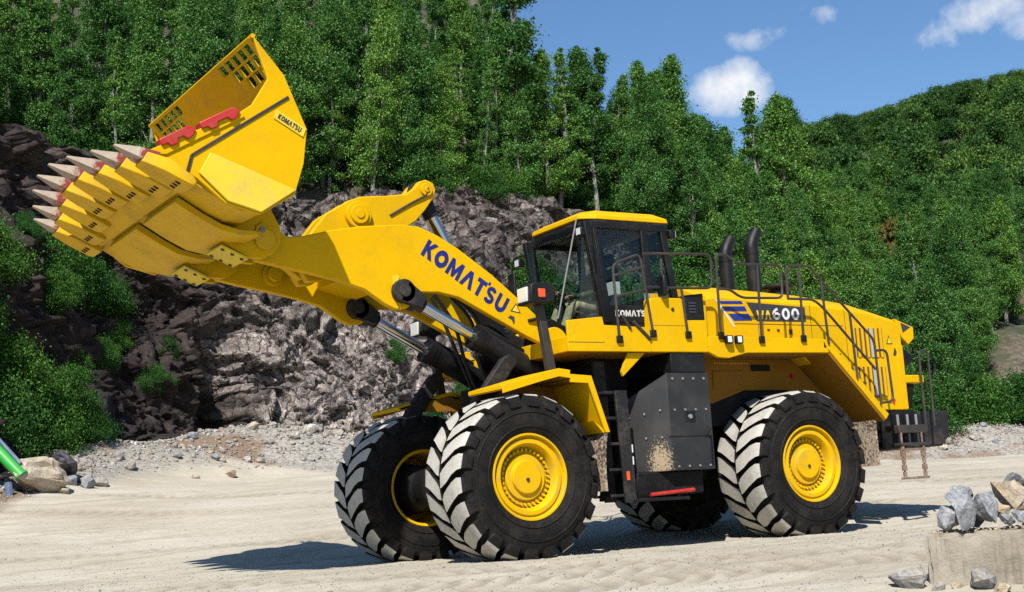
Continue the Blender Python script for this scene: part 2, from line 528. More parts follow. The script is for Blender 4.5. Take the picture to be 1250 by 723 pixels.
leaf_mat('leaf_birch', [(0.014, 0.050, 0.010), (0.038, 0.120, 0.024), (0.078, 0.195, 0.046), (0.14, 0.30, 0.085), (0.25, 0.42, 0.165)])
leaf_mat('leaf_bush', [(0.015, 0.052, 0.012), (0.034, 0.105, 0.023), (0.062, 0.16, 0.038), (0.12, 0.25, 0.075)])
leaf_mat('leaf_oak', [(0.020, 0.058, 0.016), (0.042, 0.105, 0.028), (0.075, 0.16, 0.046), (0.15, 0.26, 0.095)])
leaf_mat('leaf_dry', [(0.07, 0.07, 0.025), (0.11, 0.09, 0.04), (0.07, 0.11, 0.03), (0.13, 0.12, 0.06)])
paint('bark_birch', (0.30, 0.28, 0.25), 0.9, dirt=(0.04, 0.035, 0.03), amount=0.9, scale=5, coat=0)
paint('bark_dark', (0.07, 0.055, 0.04), 0.9, dirt=(0.03, 0.025, 0.02), amount=0.6, scale=4, coat=0)


# ================================================================== mesh helpers
def V3(p):
    return Vector(p)


class MB:
    def __init__(self):
        self.v = []
        self.f = []
        self.m = []
        self.mi = 0

    def add(self, vs, fs, mi=None):
        o = len(self.v)
        self.v += [tuple(x) for x in vs]
        self.f += [tuple(i + o for i in f) for f in fs]
        self.m += [self.mi if mi is None else mi] * len(fs)
        return self

    def prism(self, prof, y0, y1, mi=None):
        n = len(prof)
        vs = [(x, y0, z) for x, z in prof] + [(x, y1, z) for x, z in prof]
        fs = [tuple(range(n)), tuple(range(2 * n - 1, n - 1, -1))]
        fs += [(i, (i + 1) % n, n + (i + 1) % n, n + i) for i in range(n)]
        return self.add(vs, fs, mi)

    def box(self, x0, x1, y0, y1, z0, z1, mi=None):
        return self.prism([(x0, z0), (x1, z0), (x1, z1), (x0, z1)], y0, y1, mi)

    def hexa(self, bot, top, mi=None):
        vs = list(bot) + list(top)
        return self.add(vs, [(0, 1, 2, 3), (7, 6, 5, 4), (0, 1, 5, 4), (1, 2, 6, 5), (2, 3, 7, 6), (3, 0, 4, 7)], mi)

    def cyl(self, p0, p1, r0, r1=None, n=16, mi=None, cap=True):
        r1 = r0 if r1 is None else r1
        p0, p1 = V3(p0), V3(p1)
        d = (p1 - p0).normalized()
        u = d.orthogonal().normalized()
        w = d.cross(u)
        vs = []
        for p, r in ((p0, r0), (p1, r1)):
            for i in range(n):
                a = 2 * math.pi * i / n
                vs.append(p + r * (math.cos(a) * u + math.sin(a) * w))
        fs = [(i, (i + 1) % n, n + (i + 1) % n, n + i) for i in range(n)]
        if cap:
            fs += [tuple(range(n - 1, -1, -1)), tuple(range(n, 2 * n))]
        return self.add(vs, fs, mi)

    def tube(self, pts, r, n=8, mi=None, closed=False):
        pts = [V3(p) for p in pts]
        m = len(pts)
        rs = r if isinstance(r, (list, tuple)) else [r] * m
        vs = []
        u = None
        for k, p in enumerate(pts):
            a = pts[k - 1] if (k > 0 or closed) else None
            b = pts[(k + 1) % m] if (k < m - 1 or closed) else None
            if a is None:
                d = b - p
            elif b is None:
                d = p - a
            else:
                d = (p - a).normalized() + (b - p).normalized()
            if d.length < 1e-6:
                d = Vector((0, 0, 1))
            d.normalize()
            if u is None:
                u = d.orthogonal().normalized()
            else:
                u = (u - d * u.dot(d))
                u = u.normalized() if u.length > 1e-5 else d.orthogonal().normalized()
            w = d.cross(u)
            for i in range(n):
                a_ = 2 * math.pi * i / n
                vs.append(p + rs[k] * (math.cos(a_) * u + math.sin(a_) * w))
        fs = []
        for k in range(m if closed else m - 1):
            k2 = (k + 1) % m
            for i in range(n):
                fs.append((k * n + i, k * n + (i + 1) % n, k2 * n + (i + 1) % n, k2 * n + i))
        if not closed:
            fs += [tuple(range(n - 1, -1, -1)), tuple(range((m - 1) * n, m * n))]
        return self.add(vs, fs, mi)

    def lathe_y(self, cx, cz, prof, n=48, mi=None):
        """revolve (r, y) profile about the Y axis through (cx, cz)"""
        vs = []
        for r, y in prof:
            for i in range(n):
                a = 2 * math.pi * i / n
                vs.append((cx + r * math.cos(a), y, cz + r * math.sin(a)))
        fs = []
        for k in range(len(prof) - 1):
            for i in range(n):
                fs.append((k * n + i, k * n + (i + 1) % n, (k + 1) * n + (i + 1) % n, (k + 1) * n + i))
        return self.add(vs, fs, mi)

    def mesh(self, name, mats, smooth=35):
        me = bpy.data.meshes.new(name)
        me.from_pydata(self.v, [], self.f)
        for mm in mats:
            me.materials.append(MATS[mm])
        if len(mats) > 1:
            me.polygons.foreach_set('material_index', self.m)
        bm = bmesh.new()
        bm.from_mesh(me)
        bmesh.ops.recalc_face_normals(bm, faces=bm.faces)
        bm.to_mesh(me)
        bm.free()
        if smooth:
            me.polygons.foreach_set('use_smooth', [True] * len(me.polygons))
            me.set_sharp_from_angle(angle=R(smooth))
        return me

    def obj(self, name, mats, parent=None, smooth=35, bevel=0.0, label=None):
        if isinstance(mats, str):
            mats = [mats]
        me = self.mesh(name, mats, smooth)
        return link(name, me, parent, bevel, label)


def link(name, me, parent=None, bevel=0.0, label=None):
    o = bpy.data.objects.new(name, me)
    COL.objects.link(o)
    if parent is not None:
        o.parent = parent
        o.matrix_parent_inverse = parent_inv(parent)
    if bevel:
        b = o.modifiers.new('bevel', 'BEVEL')
        b.width = bevel
        b.segments = 2
        b.limit_method = 'ANGLE'
        b.angle_limit = R(40)
        b.harden_normals = False
    if label:
        o['label'] = label
    return o


def world_mat(o):
    m = o.matrix_basis.copy()
    if o.parent is not None:
        m = world_mat(o.parent) @ o.matrix_parent_inverse @ m
    return m


def parent_inv(p):
    return world_mat(p).inverted()


def thing(name, label, cat, loc=(0, 0, 0), group=None):
    o = bpy.data.objects.new(name, None)
    o.empty_display_size = 0.3
    COL.objects.link(o)
    o.location = loc
    return tag(o, label, cat, group)


def tag(o, label, cat, group=None):
    o['label'] = label
    o['category'] = cat
    if group:
        o['group'] = group
    return o


def struct(o):
    o['kind'] = 'structure'
    return o


def copy_tree(o, parent=None):
    c = o.copy()
    COL.objects.link(c)
    if parent is not None:
        c.parent = parent
    for ch in list(o.children):
        copy_tree(ch, c)
    return c


def rounded(pts, r, n=4):
    """round the inner corners of an open 3D polyline"""
    pts = [V3(p) for p in pts]
    out = [pts[0]]
    for i in range(1, len(pts) - 1):
        a, p, b = pts[i - 1], pts[i], pts[i + 1]
        la, lb = (a - p).length, (b - p).length
        rr = min(r, la * 0.45, lb * 0.45)
        s = p + (a - p).normalized() * rr
        e = p + (b - p).normalized() * rr
        for k in range(n + 1):
            q = k / n
            out.append((1 - q) ** 2 * s + 2 * q * (1 - q) * p + q * q * e)
    out.append(pts[-1])
    return out


def xz(pts, y):
    return [(x, y, z) for x, z in pts]


# numpy value noise -------------------------------------------------
def _hash(ix, iy, iz, seed):
    h = (ix.astype(np.int64) * 374761393 + iy.astype(np.int64) * 668265263 + iz.astype(np.int64) * 2147483647 + seed * 1274126177) & 0xFFFFFFFF
    h = ((h ^ (h >> 13)) * 1274126177) & 0xFFFFFFFF
    h = (h ^ (h >> 16)) & 0xFFFFFFFF
    h = (h * 2246822519) & 0xFFFFFFFF
    h = h ^ (h >> 15)
    return (h & 0xFFFFFF) / float(0xFFFFFF)


def vnoise(x, y, z=None, seed=0):
    x, y = np.asarray(x, float), np.asarray(y, float)
    z = np.zeros_like(x) if z is None else np.asarray(z, float)
    ix, iy, iz = np.floor(x), np.floor(y), np.floor(z)
    fx, fy, fz = x - ix, y - iy, z - iz
    fx, fy, fz = (q * q * (3 - 2 * q) for q in (fx, fy, fz))
    r = 0
    for a in (0, 1):
        for b_ in (0, 1):
            for c in (0, 1):
                w = (fx if a else 1 - fx) * (fy if b_ else 1 - fy) * (fz if c else 1 - fz)
                r = r + w * _hash(ix + a, iy + b_, iz + c, seed)
    return r


def fbm(x, y, z=None, oct=4, seed=0, gain=0.5):
    r, a, s, tot = 0, 1.0, 1.0, 0
    for k in range(oct):
        r = r + a * (vnoise(x * s, y * s, None if z is None else z * s, seed + k) - 0.5)
        tot += a
        a *= gain
        s *= 2.03
    return r / tot * 2


def cells(x, y, z, seed):
    """value of the nearest jittered cell (faceted blocks) and a tilt term"""
    ix, iy, iz = np.floor(x), np.floor(y), np.floor(z)
    best = np.full(x.shape, 1e9)
    val = np.zeros(x.shape)
    cid = np.zeros(x.shape)
    for a in (-1, 0, 1):
        for b_ in (-1, 0, 1):
            for c in (-1, 0, 1):
                cx, cy, cz = ix + a, iy + b_, iz + c
                px = cx + _hash(cx, cy, cz, seed)
                py = cy + _hash(cx, cy, cz, seed + 1)
                pz = cz + _hash(cx, cy, cz, seed + 2)
                d = (px - x) ** 2 + (py - y) ** 2 + (pz - z) ** 2
                h = _hash(cx, cy, cz, seed + 3) - 0.5
                tx = (_hash(cx, cy, cz, seed + 4) - 0.5) * (x - px) + (_hash(cx, cy, cz, seed + 5) - 0.5) * (z - pz)
                k = d < best
                best = np.where(k, d, best)
                val = np.where(k, h + 2.6 * tx, val)
                cid = np.where(k, _hash(cx, cy, cz, seed + 6), cid)
    return val, cid


def np_mesh(name, verts, faces, mats, smooth=False):
    me = bpy.data.meshes.new(name)
    verts = np.asarray(verts, np.float32)
    faces = np.asarray(faces, np.int32)
    n = faces.shape[1]
    me.vertices.add(len(verts))
    me.vertices.foreach_set('co', verts.ravel())
    me.loops.add(faces.size)
    me.loops.foreach_set('vertex_index', faces.ravel())
    me.polygons.add(len(faces))
    me.polygons.foreach_set('loop_start', np.arange(0, faces.size, n, dtype=np.int32))
    me.polygons.foreach_set('loop_total', np.full(len(faces), n, np.int32))
    me.update(calc_edges=True)
    for mm in ([mats] if isinstance(mats, str) else mats):
        me.materials.append(MATS[mm])
    if smooth:
        me.polygons.foreach_set('use_smooth', [True] * len(me.polygons))
    return me


def grid_faces(nr, nc):
    i = np.arange(nr - 1)[:, None] * nc + np.arange(nc - 1)[None, :]
    return np.stack([i, i + 1, i + nc + 1, i + nc], -1).reshape(-1, 4)


# ================================================================== the place
FW = Vector((CF.x, CF.y, 0)).normalized()       # across the quarry floor, towards the rock face
RT = Vector((FW.y, -FW.x, 0))                   # along the rock face
O2 = Vector((CAM.x, CAM.y, 0))


def W(L, D, z=0.0):
    return O2 + RT * L + FW * D + Vector((0, 0, z))


def Wn(L, D, z):
    return np.stack([O2.x + RT.x * L + FW.x * D, O2.y + RT.y * L + FW.y * D, z], -1)


def LD(x, y):
    dx, dy = x - O2.x, y - O2.y
    return dx * RT.x + dy * RT.y, dx * FW.x + dy * FW.y


def sstep(a, b_, x):
    q = np.clip((np.asarray(x, float) - a) / (b_ - a), 0, 1)
    return q * q * (3 - 2 * q)


# plan of the foot of the rock face / wooded bank: bearing (L/D) against depth D
FB = np.array([-0.80, -0.51, -0.40, -0.33, -0.278, -0.19, -0.10, -0.015, 0.073, 0.16, 0.22, 0.31, 0.45, 0.80])
FD = np.array([14.0, 26.0, 33.0, 37.5, 41.5, 44.5, 46.0, 49.0, 53.0, 58.0, 60.0, 61.0, 62.0, 62.0])


def foot(t):
    return np.interp(t, FB, FD)


def softp(x, w=0.5):
    return w * np.log1p(np.exp(np.clip(np.asarray(x, float) / w, -40, 40)))


def ground_base(L, D):
    s = 0.10 + (0.066 - 0.10) * sstep(-5, 15, L) + 0.022 * sstep(-7, -11, L)
    return s * softp(np.minimum(D, 75) - 19.9) - 0.07 * softp(15.3 - D)


def talus_h(t):
    return np.interp(t, [-0.6, -0.37, -0.33, -0.25, -0.16, -0.05, 0.1, 0.25, 0.33, 0.6], [0.5, 0.5, 0.8, 1.2, 1.9, 1.5, 1.0, 1.5, 1.7, 1.6])


TRACKS = [(15.25, -0.05, 0.0, 0.0), (13.3, 0.16, 0.004, 1.3), (14.2, 0.16, 0.004, 0.4), (24.0, 0.10, -0.004, 0.7), (26.2, 0.10, -0.004, 2.0), (29.5, -0.04, 0.003, 0.1), (33.0, -0.02, 0.002, 1.1)]


def track_field(L, D):
    win, pat = np.zeros(np.shape(L)), np.zeros(np.shape(L))
    wob = 0.35 * fbm(L * 0.18, D * 0.05, oct=2, seed=77)
    for d0, sl_, cv_, ph in TRACKS:
        q = D - d0 - sl_ * L - cv_ * L * L - wob
        w_ = np.exp(-(q / 0.38) ** 4) * (0.35 + 0.65 * sstep(0.35, 0.6, vnoise(L * 0.25 + d0, D * 0.0 + d0, seed=int(d0))))
        k = w_ > win
        pat = np.where(k, np.sin(6.283 * (L / 0.31 + np.abs(q) * 1.6) + ph), pat)
        win = np.maximum(win, w_)
    return win, pat


def ground_z(L, D):
    L, D = np.asarray(L, float), np.asarray(D, float)
    z = ground_base(L, D)
    t = L / np.maximum(D, 4)
    Db = foot(t)
    n = fbm(L * 0.35, D * 0.35, oct=4, seed=31)
    z = z + talus_h(t) * sstep(Db - 5.5 + n * 1.5, Db + 1.0, D) * (1 + 0.35 * n)
    # gentle hollows and wheel ruts, none of them under the tyres
    z = z + 0.10 * fbm(L * 0.12, D * 0.12, oct=3, seed=3) * sstep(22, 30, D)
    rut = fbm((L + 0.25 * D) * 0.25, (D - 0.12 * L) * 2.2, oct=4, seed=11)
    z = z + 0.035 * rut * (0.35 + 0.65 * sstep(16.2, 15.2, D) + 0.65 * sstep(22, 25, D))
    z = z + 0.022 * fbm(L * 3, D * 3, oct=4, seed=21)
    tr = fbm((L - 0.5 * D) * 0.5, (D + 0.4 * L) * 4.0, oct=2, seed=13)
    z = z + 0.02 * np.maximum(tr, 0) * (sstep(16.2, 15.2, D) + sstep(22, 25, D))
    # tread prints left along the near side of the machine
    win, pat = track_field(L, D)
    z = z + win * (0.022 * pat - 0.022)
    return z - 0.006


# --- quarry floor
Ds = np.concatenate([np.arange(-25, 8, 1.0), np.arange(8, 30, 0.09), np.arange(30, 66, 0.22), np.geomspace(66, 700, 30)])
ts = np.concatenate([np.linspace(-1.5, -0.48, 30, endpoint=False), np.linspace(-0.48, 0.48, 420), np.linspace(0.5, 1.5, 30)])
DD, TT = np.meshgrid(Ds, ts, indexing='ij')
LL = TT * (np.maximum(DD, 0) + 12) * np.where(DD < 8, 1, 1)
LL = TT * (np.abs(DD) * 0.0 + np.maximum(DD, -10) + 16)
ZZ = ground_z(LL, DD)
gm_ = np_mesh('ground', Wn(LL, DD, ZZ).reshape(-1, 3), grid_faces(len(Ds), len(ts)), 'quarry_dust', True)
Dbb = foot(LL / np.maximum(DD, 4))
gr = sstep(-5.2, -2.6, DD - Dbb + 2.0 * fbm(LL * 0.3, DD * 0.3, oct=3, seed=5)).ravel()
at_ = gm_.attributes.new('gravel', 'FLOAT', 'POINT')
at_.data.foreach_set('value', gr.astype(np.float32))
win_, pat_ = track_field(LL, DD)
at_ = gm_.attributes.new('track', 'FLOAT', 'POINT')
at_.data.foreach_set('value', (win_ * (0.55 - 0.45 * pat_)).ravel().astype(np.float32))
ground = struct(link('ground', gm_))

# --- rock face
CB = np.linspace(-0.62, 0.235, 900)
cD = foot(CB)
k_ = np.ones(41) / 41
cDs = np.convolve(np.pad(cD, 20, mode='edge'), k_, mode='valid')
cL = CB * cDs
seg = np.concatenate([[0], np.cumsum(np.hypot(np.diff(cL), np.diff(cDs)))])
S = np.arange(0, seg[-1], 0.062)
cL, cD, cT = np.interp(S, seg, cL), np.interp(S, seg, cDs), np.interp(S, seg, CB)
tl, td = np.gradient(cL), np.gradient(cD)
tn = np.hypot(tl, td)
nl, ndp = td / tn, -tl / tn                              # outward, towards the quarry floor
TOPB = [-0.8, -0.37, -0.29, -0.17, -0.08, 0.015, 0.075, 0.12, 0.17, 0.235]
TOPZ = [13.4, 13.6, 13.2, 12.4, 12.3, 12.6, 13.0, 11.8, 9.0, 6.0]


def top_z(t):
    return np.interp(t, TOPB, TOPZ)


hN = 215
hv = np.linspace(0, 1, hN)
SS, HH = np.meshgrid(S, hv, indexing='ij')
ct = cT[:, None]
z0 = ground_base(cL, cD)[:, None] - 0.6
z1 = (top_z(cT) + 0.35 + 0.7 * fbm(S * 0.25, S * 0, oct=4, seed=8))[:, None]
ZC = z0 + (z1 - z0) * HH
zr = ZC - z0
lean = 0.26 * zr + 0.8 * sstep(0.55, 1.0, HH) * HH
big = 1.0 * fbm(SS * 0.13, ZC * 0.16, oct=3, seed=41)
bul = -2.2 * np.exp(-((ct + 0.20) / 0.012) ** 2) * (1 - sstep(0.25, 0.6, HH))   # dark cleft
# jointed blocks: two tilted joint directions, warped so that no two blocks match
wx = SS + 0.9 * fbm(SS * 0.6, ZC * 0.6, oct=3, seed=141)
wz = ZC + 0.7 * fbm(SS * 0.6 + 9, ZC * 0.6, oct=3, seed=151)
ca_, sa_ = math.cos(0.6), math.sin(0.6)
ux_, uz_ = wx * ca_ + wz * sa_, -wx * sa_ + wz * ca_
half = np.full_like(ux_, 0.5)
v1, id1 = cells(ux_ * 0.50, half, uz_ * 0.26, 51)
v2, id2 = cells(ux_ * 1.35, half, uz_ * 0.62, 61)
v3, id3 = cells(wx * 2.6 + wz, half, wz * 3.1, 71)
v4, id4 = cells(wx * 6.0, half, wz * 4.6 + wx * 2, 75)
c1_, c2_, c3_, rid = 0.66 * v1, 0.50 * v2, 0.26 * v3, 0.13 * v4
flat = 1 - 0.42 * sstep(-0.19, -0.13, ct)
out = -lean + big + bul + (rid + c1_ + c2_ + c3_) * flat + 0.03 * fbm(SS * 4, ZC * 4, oct=3, seed=81)
CLf = cL[:, None] + nl[:, None] * out
CDf = cD[:, None] + ndp[:, None] * out
ZCf = ZC + 0.25 * fbm(SS * 1.3, ZC * 1.3, oct=2, seed=91)
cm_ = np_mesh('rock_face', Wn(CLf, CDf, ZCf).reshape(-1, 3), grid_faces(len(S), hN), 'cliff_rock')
pale = sstep(-0.235, -0.15, ct + 0.05 * fbm(SS * 0.3, ZC * 0.3, oct=3, seed=95)) * (1 - 0.55 * sstep(0.50, 0.72, HH + 0.2 * fbm(SS * 0.2, ZC * 0.2, oct=2, seed=96)))  # left end set dark by colour, standing in for its shade
at_ = cm_.attributes.new('tone', 'FLOAT', 'POINT')
at_.data.foreach_set('value', (0.15 * id1 + 0.25 * id2 + 0.30 * id3 + 0.30 * id4).ravel().astype(np.float32))
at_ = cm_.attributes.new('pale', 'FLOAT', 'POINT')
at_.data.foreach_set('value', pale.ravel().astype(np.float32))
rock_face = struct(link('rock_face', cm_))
rock_face['label'] = 'dark fractured quarry rock face behind the wheel loader'


def face_point(t, h):
    """a point on the rock face at bearing t and height fraction h"""
    i = int(np.clip(np.searchsorted(cT, t), 0, len(S) - 1))
    j = int(np.clip(round(h * (hN - 1)), 0, hN - 1))
    return W(CLf[i, j], CDf[i, j], ZCf[i, j])


# outline of the woods against the sky: bearing -> slope of the sight line from the quarry floor
SKB = [-1.0, 0.012, 0.0165, 0.0181, 0.0218, 0.028, 0.037, 0.0512, 0.0593, 0.0693, 0.08, 0.0874, 0.0945, 0.1079, 0.1175, 0.1244, 0.1344, 0.1451, 0.1537, 0.1625, 0.179, 0.1852, 0.1901, 0.2025, 0.2104, 0.2164, 0.2243, 0.2338, 0.2464, 0.2581, 0.2706, 0.2861, 0.2954, 0.3111, 0.3269, 0.3453, 0.3577, 0.3731, 0.3885, 0.4792]
SKT = [1.2, 0.9, 0.4186, 0.3746, 0.357, 0.3394, 0.3274, 0.3392, 0.3412, 0.3367, 0.3151, 0.3165, 0.3059, 0.3227, 0.3284, 0.3229, 0.3115, 0.2938, 0.2882, 0.2845, 0.3003, 0.3018, 0.2889, 0.2913, 0.292, 0.2778, 0.2661, 0.2704, 0.2758, 0.2719, 0.2755, 0.2795, 0.282, 0.2872, 0.2925, 0.2944, 0.2967, 0.2988, 0.301, 0.2981]


# --- wooded hillside above and beside the rock face
def brow(t):
    return np.interp(t, [-0.8, -0.36, -0.30, -0.24], [10.0, 9.0, 4.5, 0.0])


def hill_z(t, D):
    t, D = np.asarray(t, float), np.asarray(D, float)
    Db = foot(t)
    g0 = ground_base(t * Db, Db)
    kl = 1 - sstep(-0.012, 0.030, t)                      # steep slope on the left
    kr = sstep(0.20, 0.27, t)                            # open bank on the right
    kc = sstep(0.10, 0.19, t)                            # rock gives way to a vegetated bank
    dd = D - Db - brow(t)
    # steep slope over the rock
    a = top_z(t) + 0.72 * np.clip(dd - 5.6, -3, 34) + 0.25 * np.maximum(dd - 37.6, 0)
    p_ = top_z(np.minimum(t, 0.10)) + 0.14 * np.clip(dd - 5.6, -3, 30)
    bk = g0 + np.minimum(0.85 * np.maximum(dd, 0), 9.3 + 0.16 * np.maximum(dd - 11, 0))
    rb = g0 + 0.9 + 0.40 * np.clip(dd, 0, 36) + 0.06 * np.maximum(dd - 36, 0)
    z = p_ * (1 - kc) + bk * kc
    z = z * (1 - kl) + a * kl
    z = z * (1 - kr) + rb * kr
    far = sstep(0.15, 0.24, t) * (0.375 + 0.30 * np.clip(t - 0.24, -0.1, 0.2)) * np.clip(D - 135, 0, 130)
    cap = CAM.z + D * np.interp(t, SKB, SKT) - 6.5
    z = np.where(D > 75, np.minimum(z + far, cap), z)
    return z + 0.5 * fbm(t * 40, D * 0.12, oct=3, seed=17) + 0.35 * fbm(t * D * 0.7, D * 0.7, oct=4, seed=19)


HB = np.linspace(-0.75, 0.75, 420)
HQ = np.concatenate([[-0.02, -0.01], np.arange(0, 46, 0.45), np.geomspace(46, 260, 50)])
hb, hq = np.meshgrid(HB, HQ, indexing='ij')
start = np.where(HB < 0.13, 5.6, np.where(HB > 0.19, 0.4, 5.6 + (0.4 - 5.6) * (HB - 0.13) / 0.06))
hD = foot(HB)[:, None] + brow(HB)[:, None] + start[:, None] + hq
hZ = hill_z(hb, hD)
hZ[:, 0] -= 7.0                                          # skirt hidden behind the brow of the rock
hZ[:, 1] -= 0.5
hm_ = np_mesh('hillside', Wn(hb * hD, hD, hZ).reshape(-1, 3), grid_faces(len(HB), len(HQ)), 'hill_soil', True)
hillside = struct(link('hillside', hm_))
hillside['label'] = 'wooded hillside rising above the rock face'


# ---------------------------------------------------------------- trees
def leaf_quads(centers, size, aspect=0.62, droop=0.0):
    n = len(centers)
    a = rng.normal(size=(n, 3))
    a[:, 2] -= droop
    a /= np.linalg.norm(a, axis=1)[:, None]
    b_ = rng.normal(size=(n, 3))
    b_ -= a * (a * b_).sum(1)[:, None]
    b_ /= np.linalg.norm(b_, axis=1)[:, None]
    s = size * rng.uniform(0.65, 1.35, n)[:, None]
    v = np.stack([centers - a * s, centers + b_ * s * aspect, centers + a * s, centers - b_ * s * aspect], 1).reshape(-1, 3)
    f = np.arange(4 * n).reshape(-1, 4)
    return v, f


def birch(seed, H=9.0, rad=1.75, ncl=95, per=230, leaf=0.066, mat='leaf_birch', bark='bark_birch', base=0.16, shape=0.8):
    r = np.random.default_rng(seed)
    zs = base + (1 - base) * r.beta(1.25, 1.35, ncl)
    env = np.clip((zs - base + 0.05) / 0.30, 0, 1) ** 0.6 * (1 - np.clip((zs - 0.40) / 0.62, 0, 1)) ** shape
    ang = r.uniform(0, 6.283, ncl)
    lob = 1 + 0.35 * np.sin(ang * 2 + seed) + 0.2 * np.sin(ang * 3 + zs * 9)
    rr = rad * env * lob * np.sqrt(r.uniform(0.12, 1.0, ncl))
    wob = 0.25 * np.sin(zs * 5 + seed)
    cc = np.stack([rr * np.cos(ang) + wob, rr * np.sin(ang), zs * H], 1)
    cs = 0.20 * rad + 0.18 * rad * r.uniform(0, 1, ncl)
    if shape > 0.8:                                      # a pointed leader
        for k, zt in enumerate((0.84, 0.89, 0.94, 0.985, 1.02)):
            cc[k] = (0.25 * math.sin(zt * 5 + seed) + r.normal() * 0.06, r.normal() * 0.06, zt * H)
            cs[k] = rad * (0.26 - 0.035 * k)
    pts = []
    for k in range(ncl):
        q = r.normal(size=(per, 3)) * np.array([0.50, 0.50, 0.40]) * cs[k]
        pts.append(cc[k] + q)
    pts = np.concatenate(pts)
    v, f = leaf_quads(pts, leaf, droop=0.5)
    crown = np_mesh('crown', v, f, mat)
    mb = MB()
    n = 7
    ax = lambda z: Vector((0.25 * math.sin(z * 5 + seed) * min(1, z * 2), 0.1 * math.sin(z * 7 + seed), z * H))
    mb.tube([ax(i / n * 0.97) for i in range(n + 1)], [0.0135 * H * (1 - 0.9 * i / n) for i in range(n + 1)], 7)
    for k in range(0, ncl, 4):
        p1 = Vector(cc[k])
        zz = max(0.12, cc[k][2] / H - 0.10 - 0.05 * r.uniform())
        p0 = ax(zz)
        mb.tube([p0, p0.lerp(p1, 0.55) + Vector((0, 0, 0.06 * H * 0.3)), p1], [0.028, 0.018, 0.008], 4)
    trunk = mb.mesh('trunk', [bark])
    return crown, trunk


def bush(seed, H=2.2, rad=1.5, ncl=75, per=260, leaf=0.038, mat='leaf_bush'):
    return birch(seed, H, rad, ncl, per, leaf, mat, 'bark_dark', 0.10, 0.55)


UP = (RT * math.sin(R(3.2)) + Vector((0, 0, 1)) * math.cos(R(3.2))).normalized()


def height_room(pos):
    l_, d_ = LD(pos.x, pos.y)
    return CAM.z + d_ * float(np.interp(l_ / d_, SKB, SKT)) - pos.z


def plant(meshes, name, label, cat, pos, scale, group=None, sx=1.0, lean=0.0):
    crown, trunk = meshes
    if cat == 'tree':
        top = crown.get('height')
        if top is None:
            zc = np.empty(len(crown.vertices) * 3, np.float32)
            crown.vertices.foreach_get('co', zc)
            top = crown['height'] = float(np.percentile(zc[2::3], 99.7))
        room = max(height_room(pos), height_room(pos + RT * 0.8), 0.0) if group == 'skyline birches behind the cab' else min(height_room(pos), height_room(pos + RT * 1.2) + 0.6, height_room(pos - RT * 1.2) + 0.6)
        if scale * top > room:
            scale = room / top
        if scale < 0.28:
            return None
    o = bpy.data.objects.new(name, None)
    COL.objects.link(o)
    tag(o, label, cat, group)
    q = Vector((0, 0, 1)).rotation_difference((UP + RT * lean).normalized()).to_matrix().to_4x4()
    o.matrix_basis = Matrix.Translation(pos) @ q @ Matrix.Rotation(random.uniform(0, 6.283), 4, 'Z') @ Matrix.Diagonal((scale * sx, scale * sx, scale, 1))
    for nm, me in (('trunk', trunk), ('crown', crown)):
        c = bpy.data.objects.new(nm, me)
        COL.objects.link(c)
        c.parent = o
    return o


BIRCH = [birch(100 + i, 9.0, 1.12 + 0.13 * (i % 3), 74 + 6 * i, 430, 0.045, base=0.13, shape=1.0) for i in range(6)]
SLIM = [birch(140 + i, 9.0, 0.85, 56, 400, 0.044, base=0.08, shape=1.05) for i in range(3)]
FULL = [birch(160 + i, 7.5, 1.75, 100, 420, 0.048, 'leaf_birch', 'bark_dark', 0.05, 0.6) for i in range(3)]
BUSH = [bush(200 + i) for i in range(4)]
OAK = [birch(240 + i, 9.0, 3.4, 34, 280, 0.155, 'leaf_oak', 'bark_dark', 0.10, 0.5) for i in range(5)]
DRY = [birch(270, 8.0, 2.6, 60, 60, 0.26, 'leaf_dry', 'bark_dark', 0.10, 0.5)]


def hill_pos(t, D):
    return W(t * D, D, float(hill_z(t, D)) - 0.25)


def zone(t, table):
    for lim, txt in table:
        if t < lim:
            return txt
    return table[-1][1]


Z_LEFT = [(-0.30, 'at the left edge'), (-0.25, 'above the bucket teeth'), (-0.15, 'behind the raised bucket'), (-0.08, 'above the bell crank'), (9, 'above the boom lettering')]
Z_ROW = [(8.2, 'along the brow of the rock face'), (12.5, 'a little way up the slope'), (99, 'high up the slope')]
Z_CAB = [(0.05, 'left of the cab roof'), (0.105, 'directly above the cab roof'), (0.16, 'between the cab and the exhaust stacks'), (9, 'above the exhaust stacks')]
Z_BANK = [(0.16, 'behind the exhaust stacks'), (0.22, 'behind the engine hood'), (0.29, 'behind the rear grille'), (9, 'right of the wheel loader')]
Z_BROW = [(6, 'low on the green bank'), (18, 'halfway up the green bank'), (999, 'high on the green bank')]
Z_FAR = [(0.24, 'the left end of the far hill'), (0.31, 'the middle of the far hill'), (9, 'the right end of the far hill')]
Z_FROW = [(180, 'low on'), (225, 'halfway up'), (999, 'along the ridge of')]

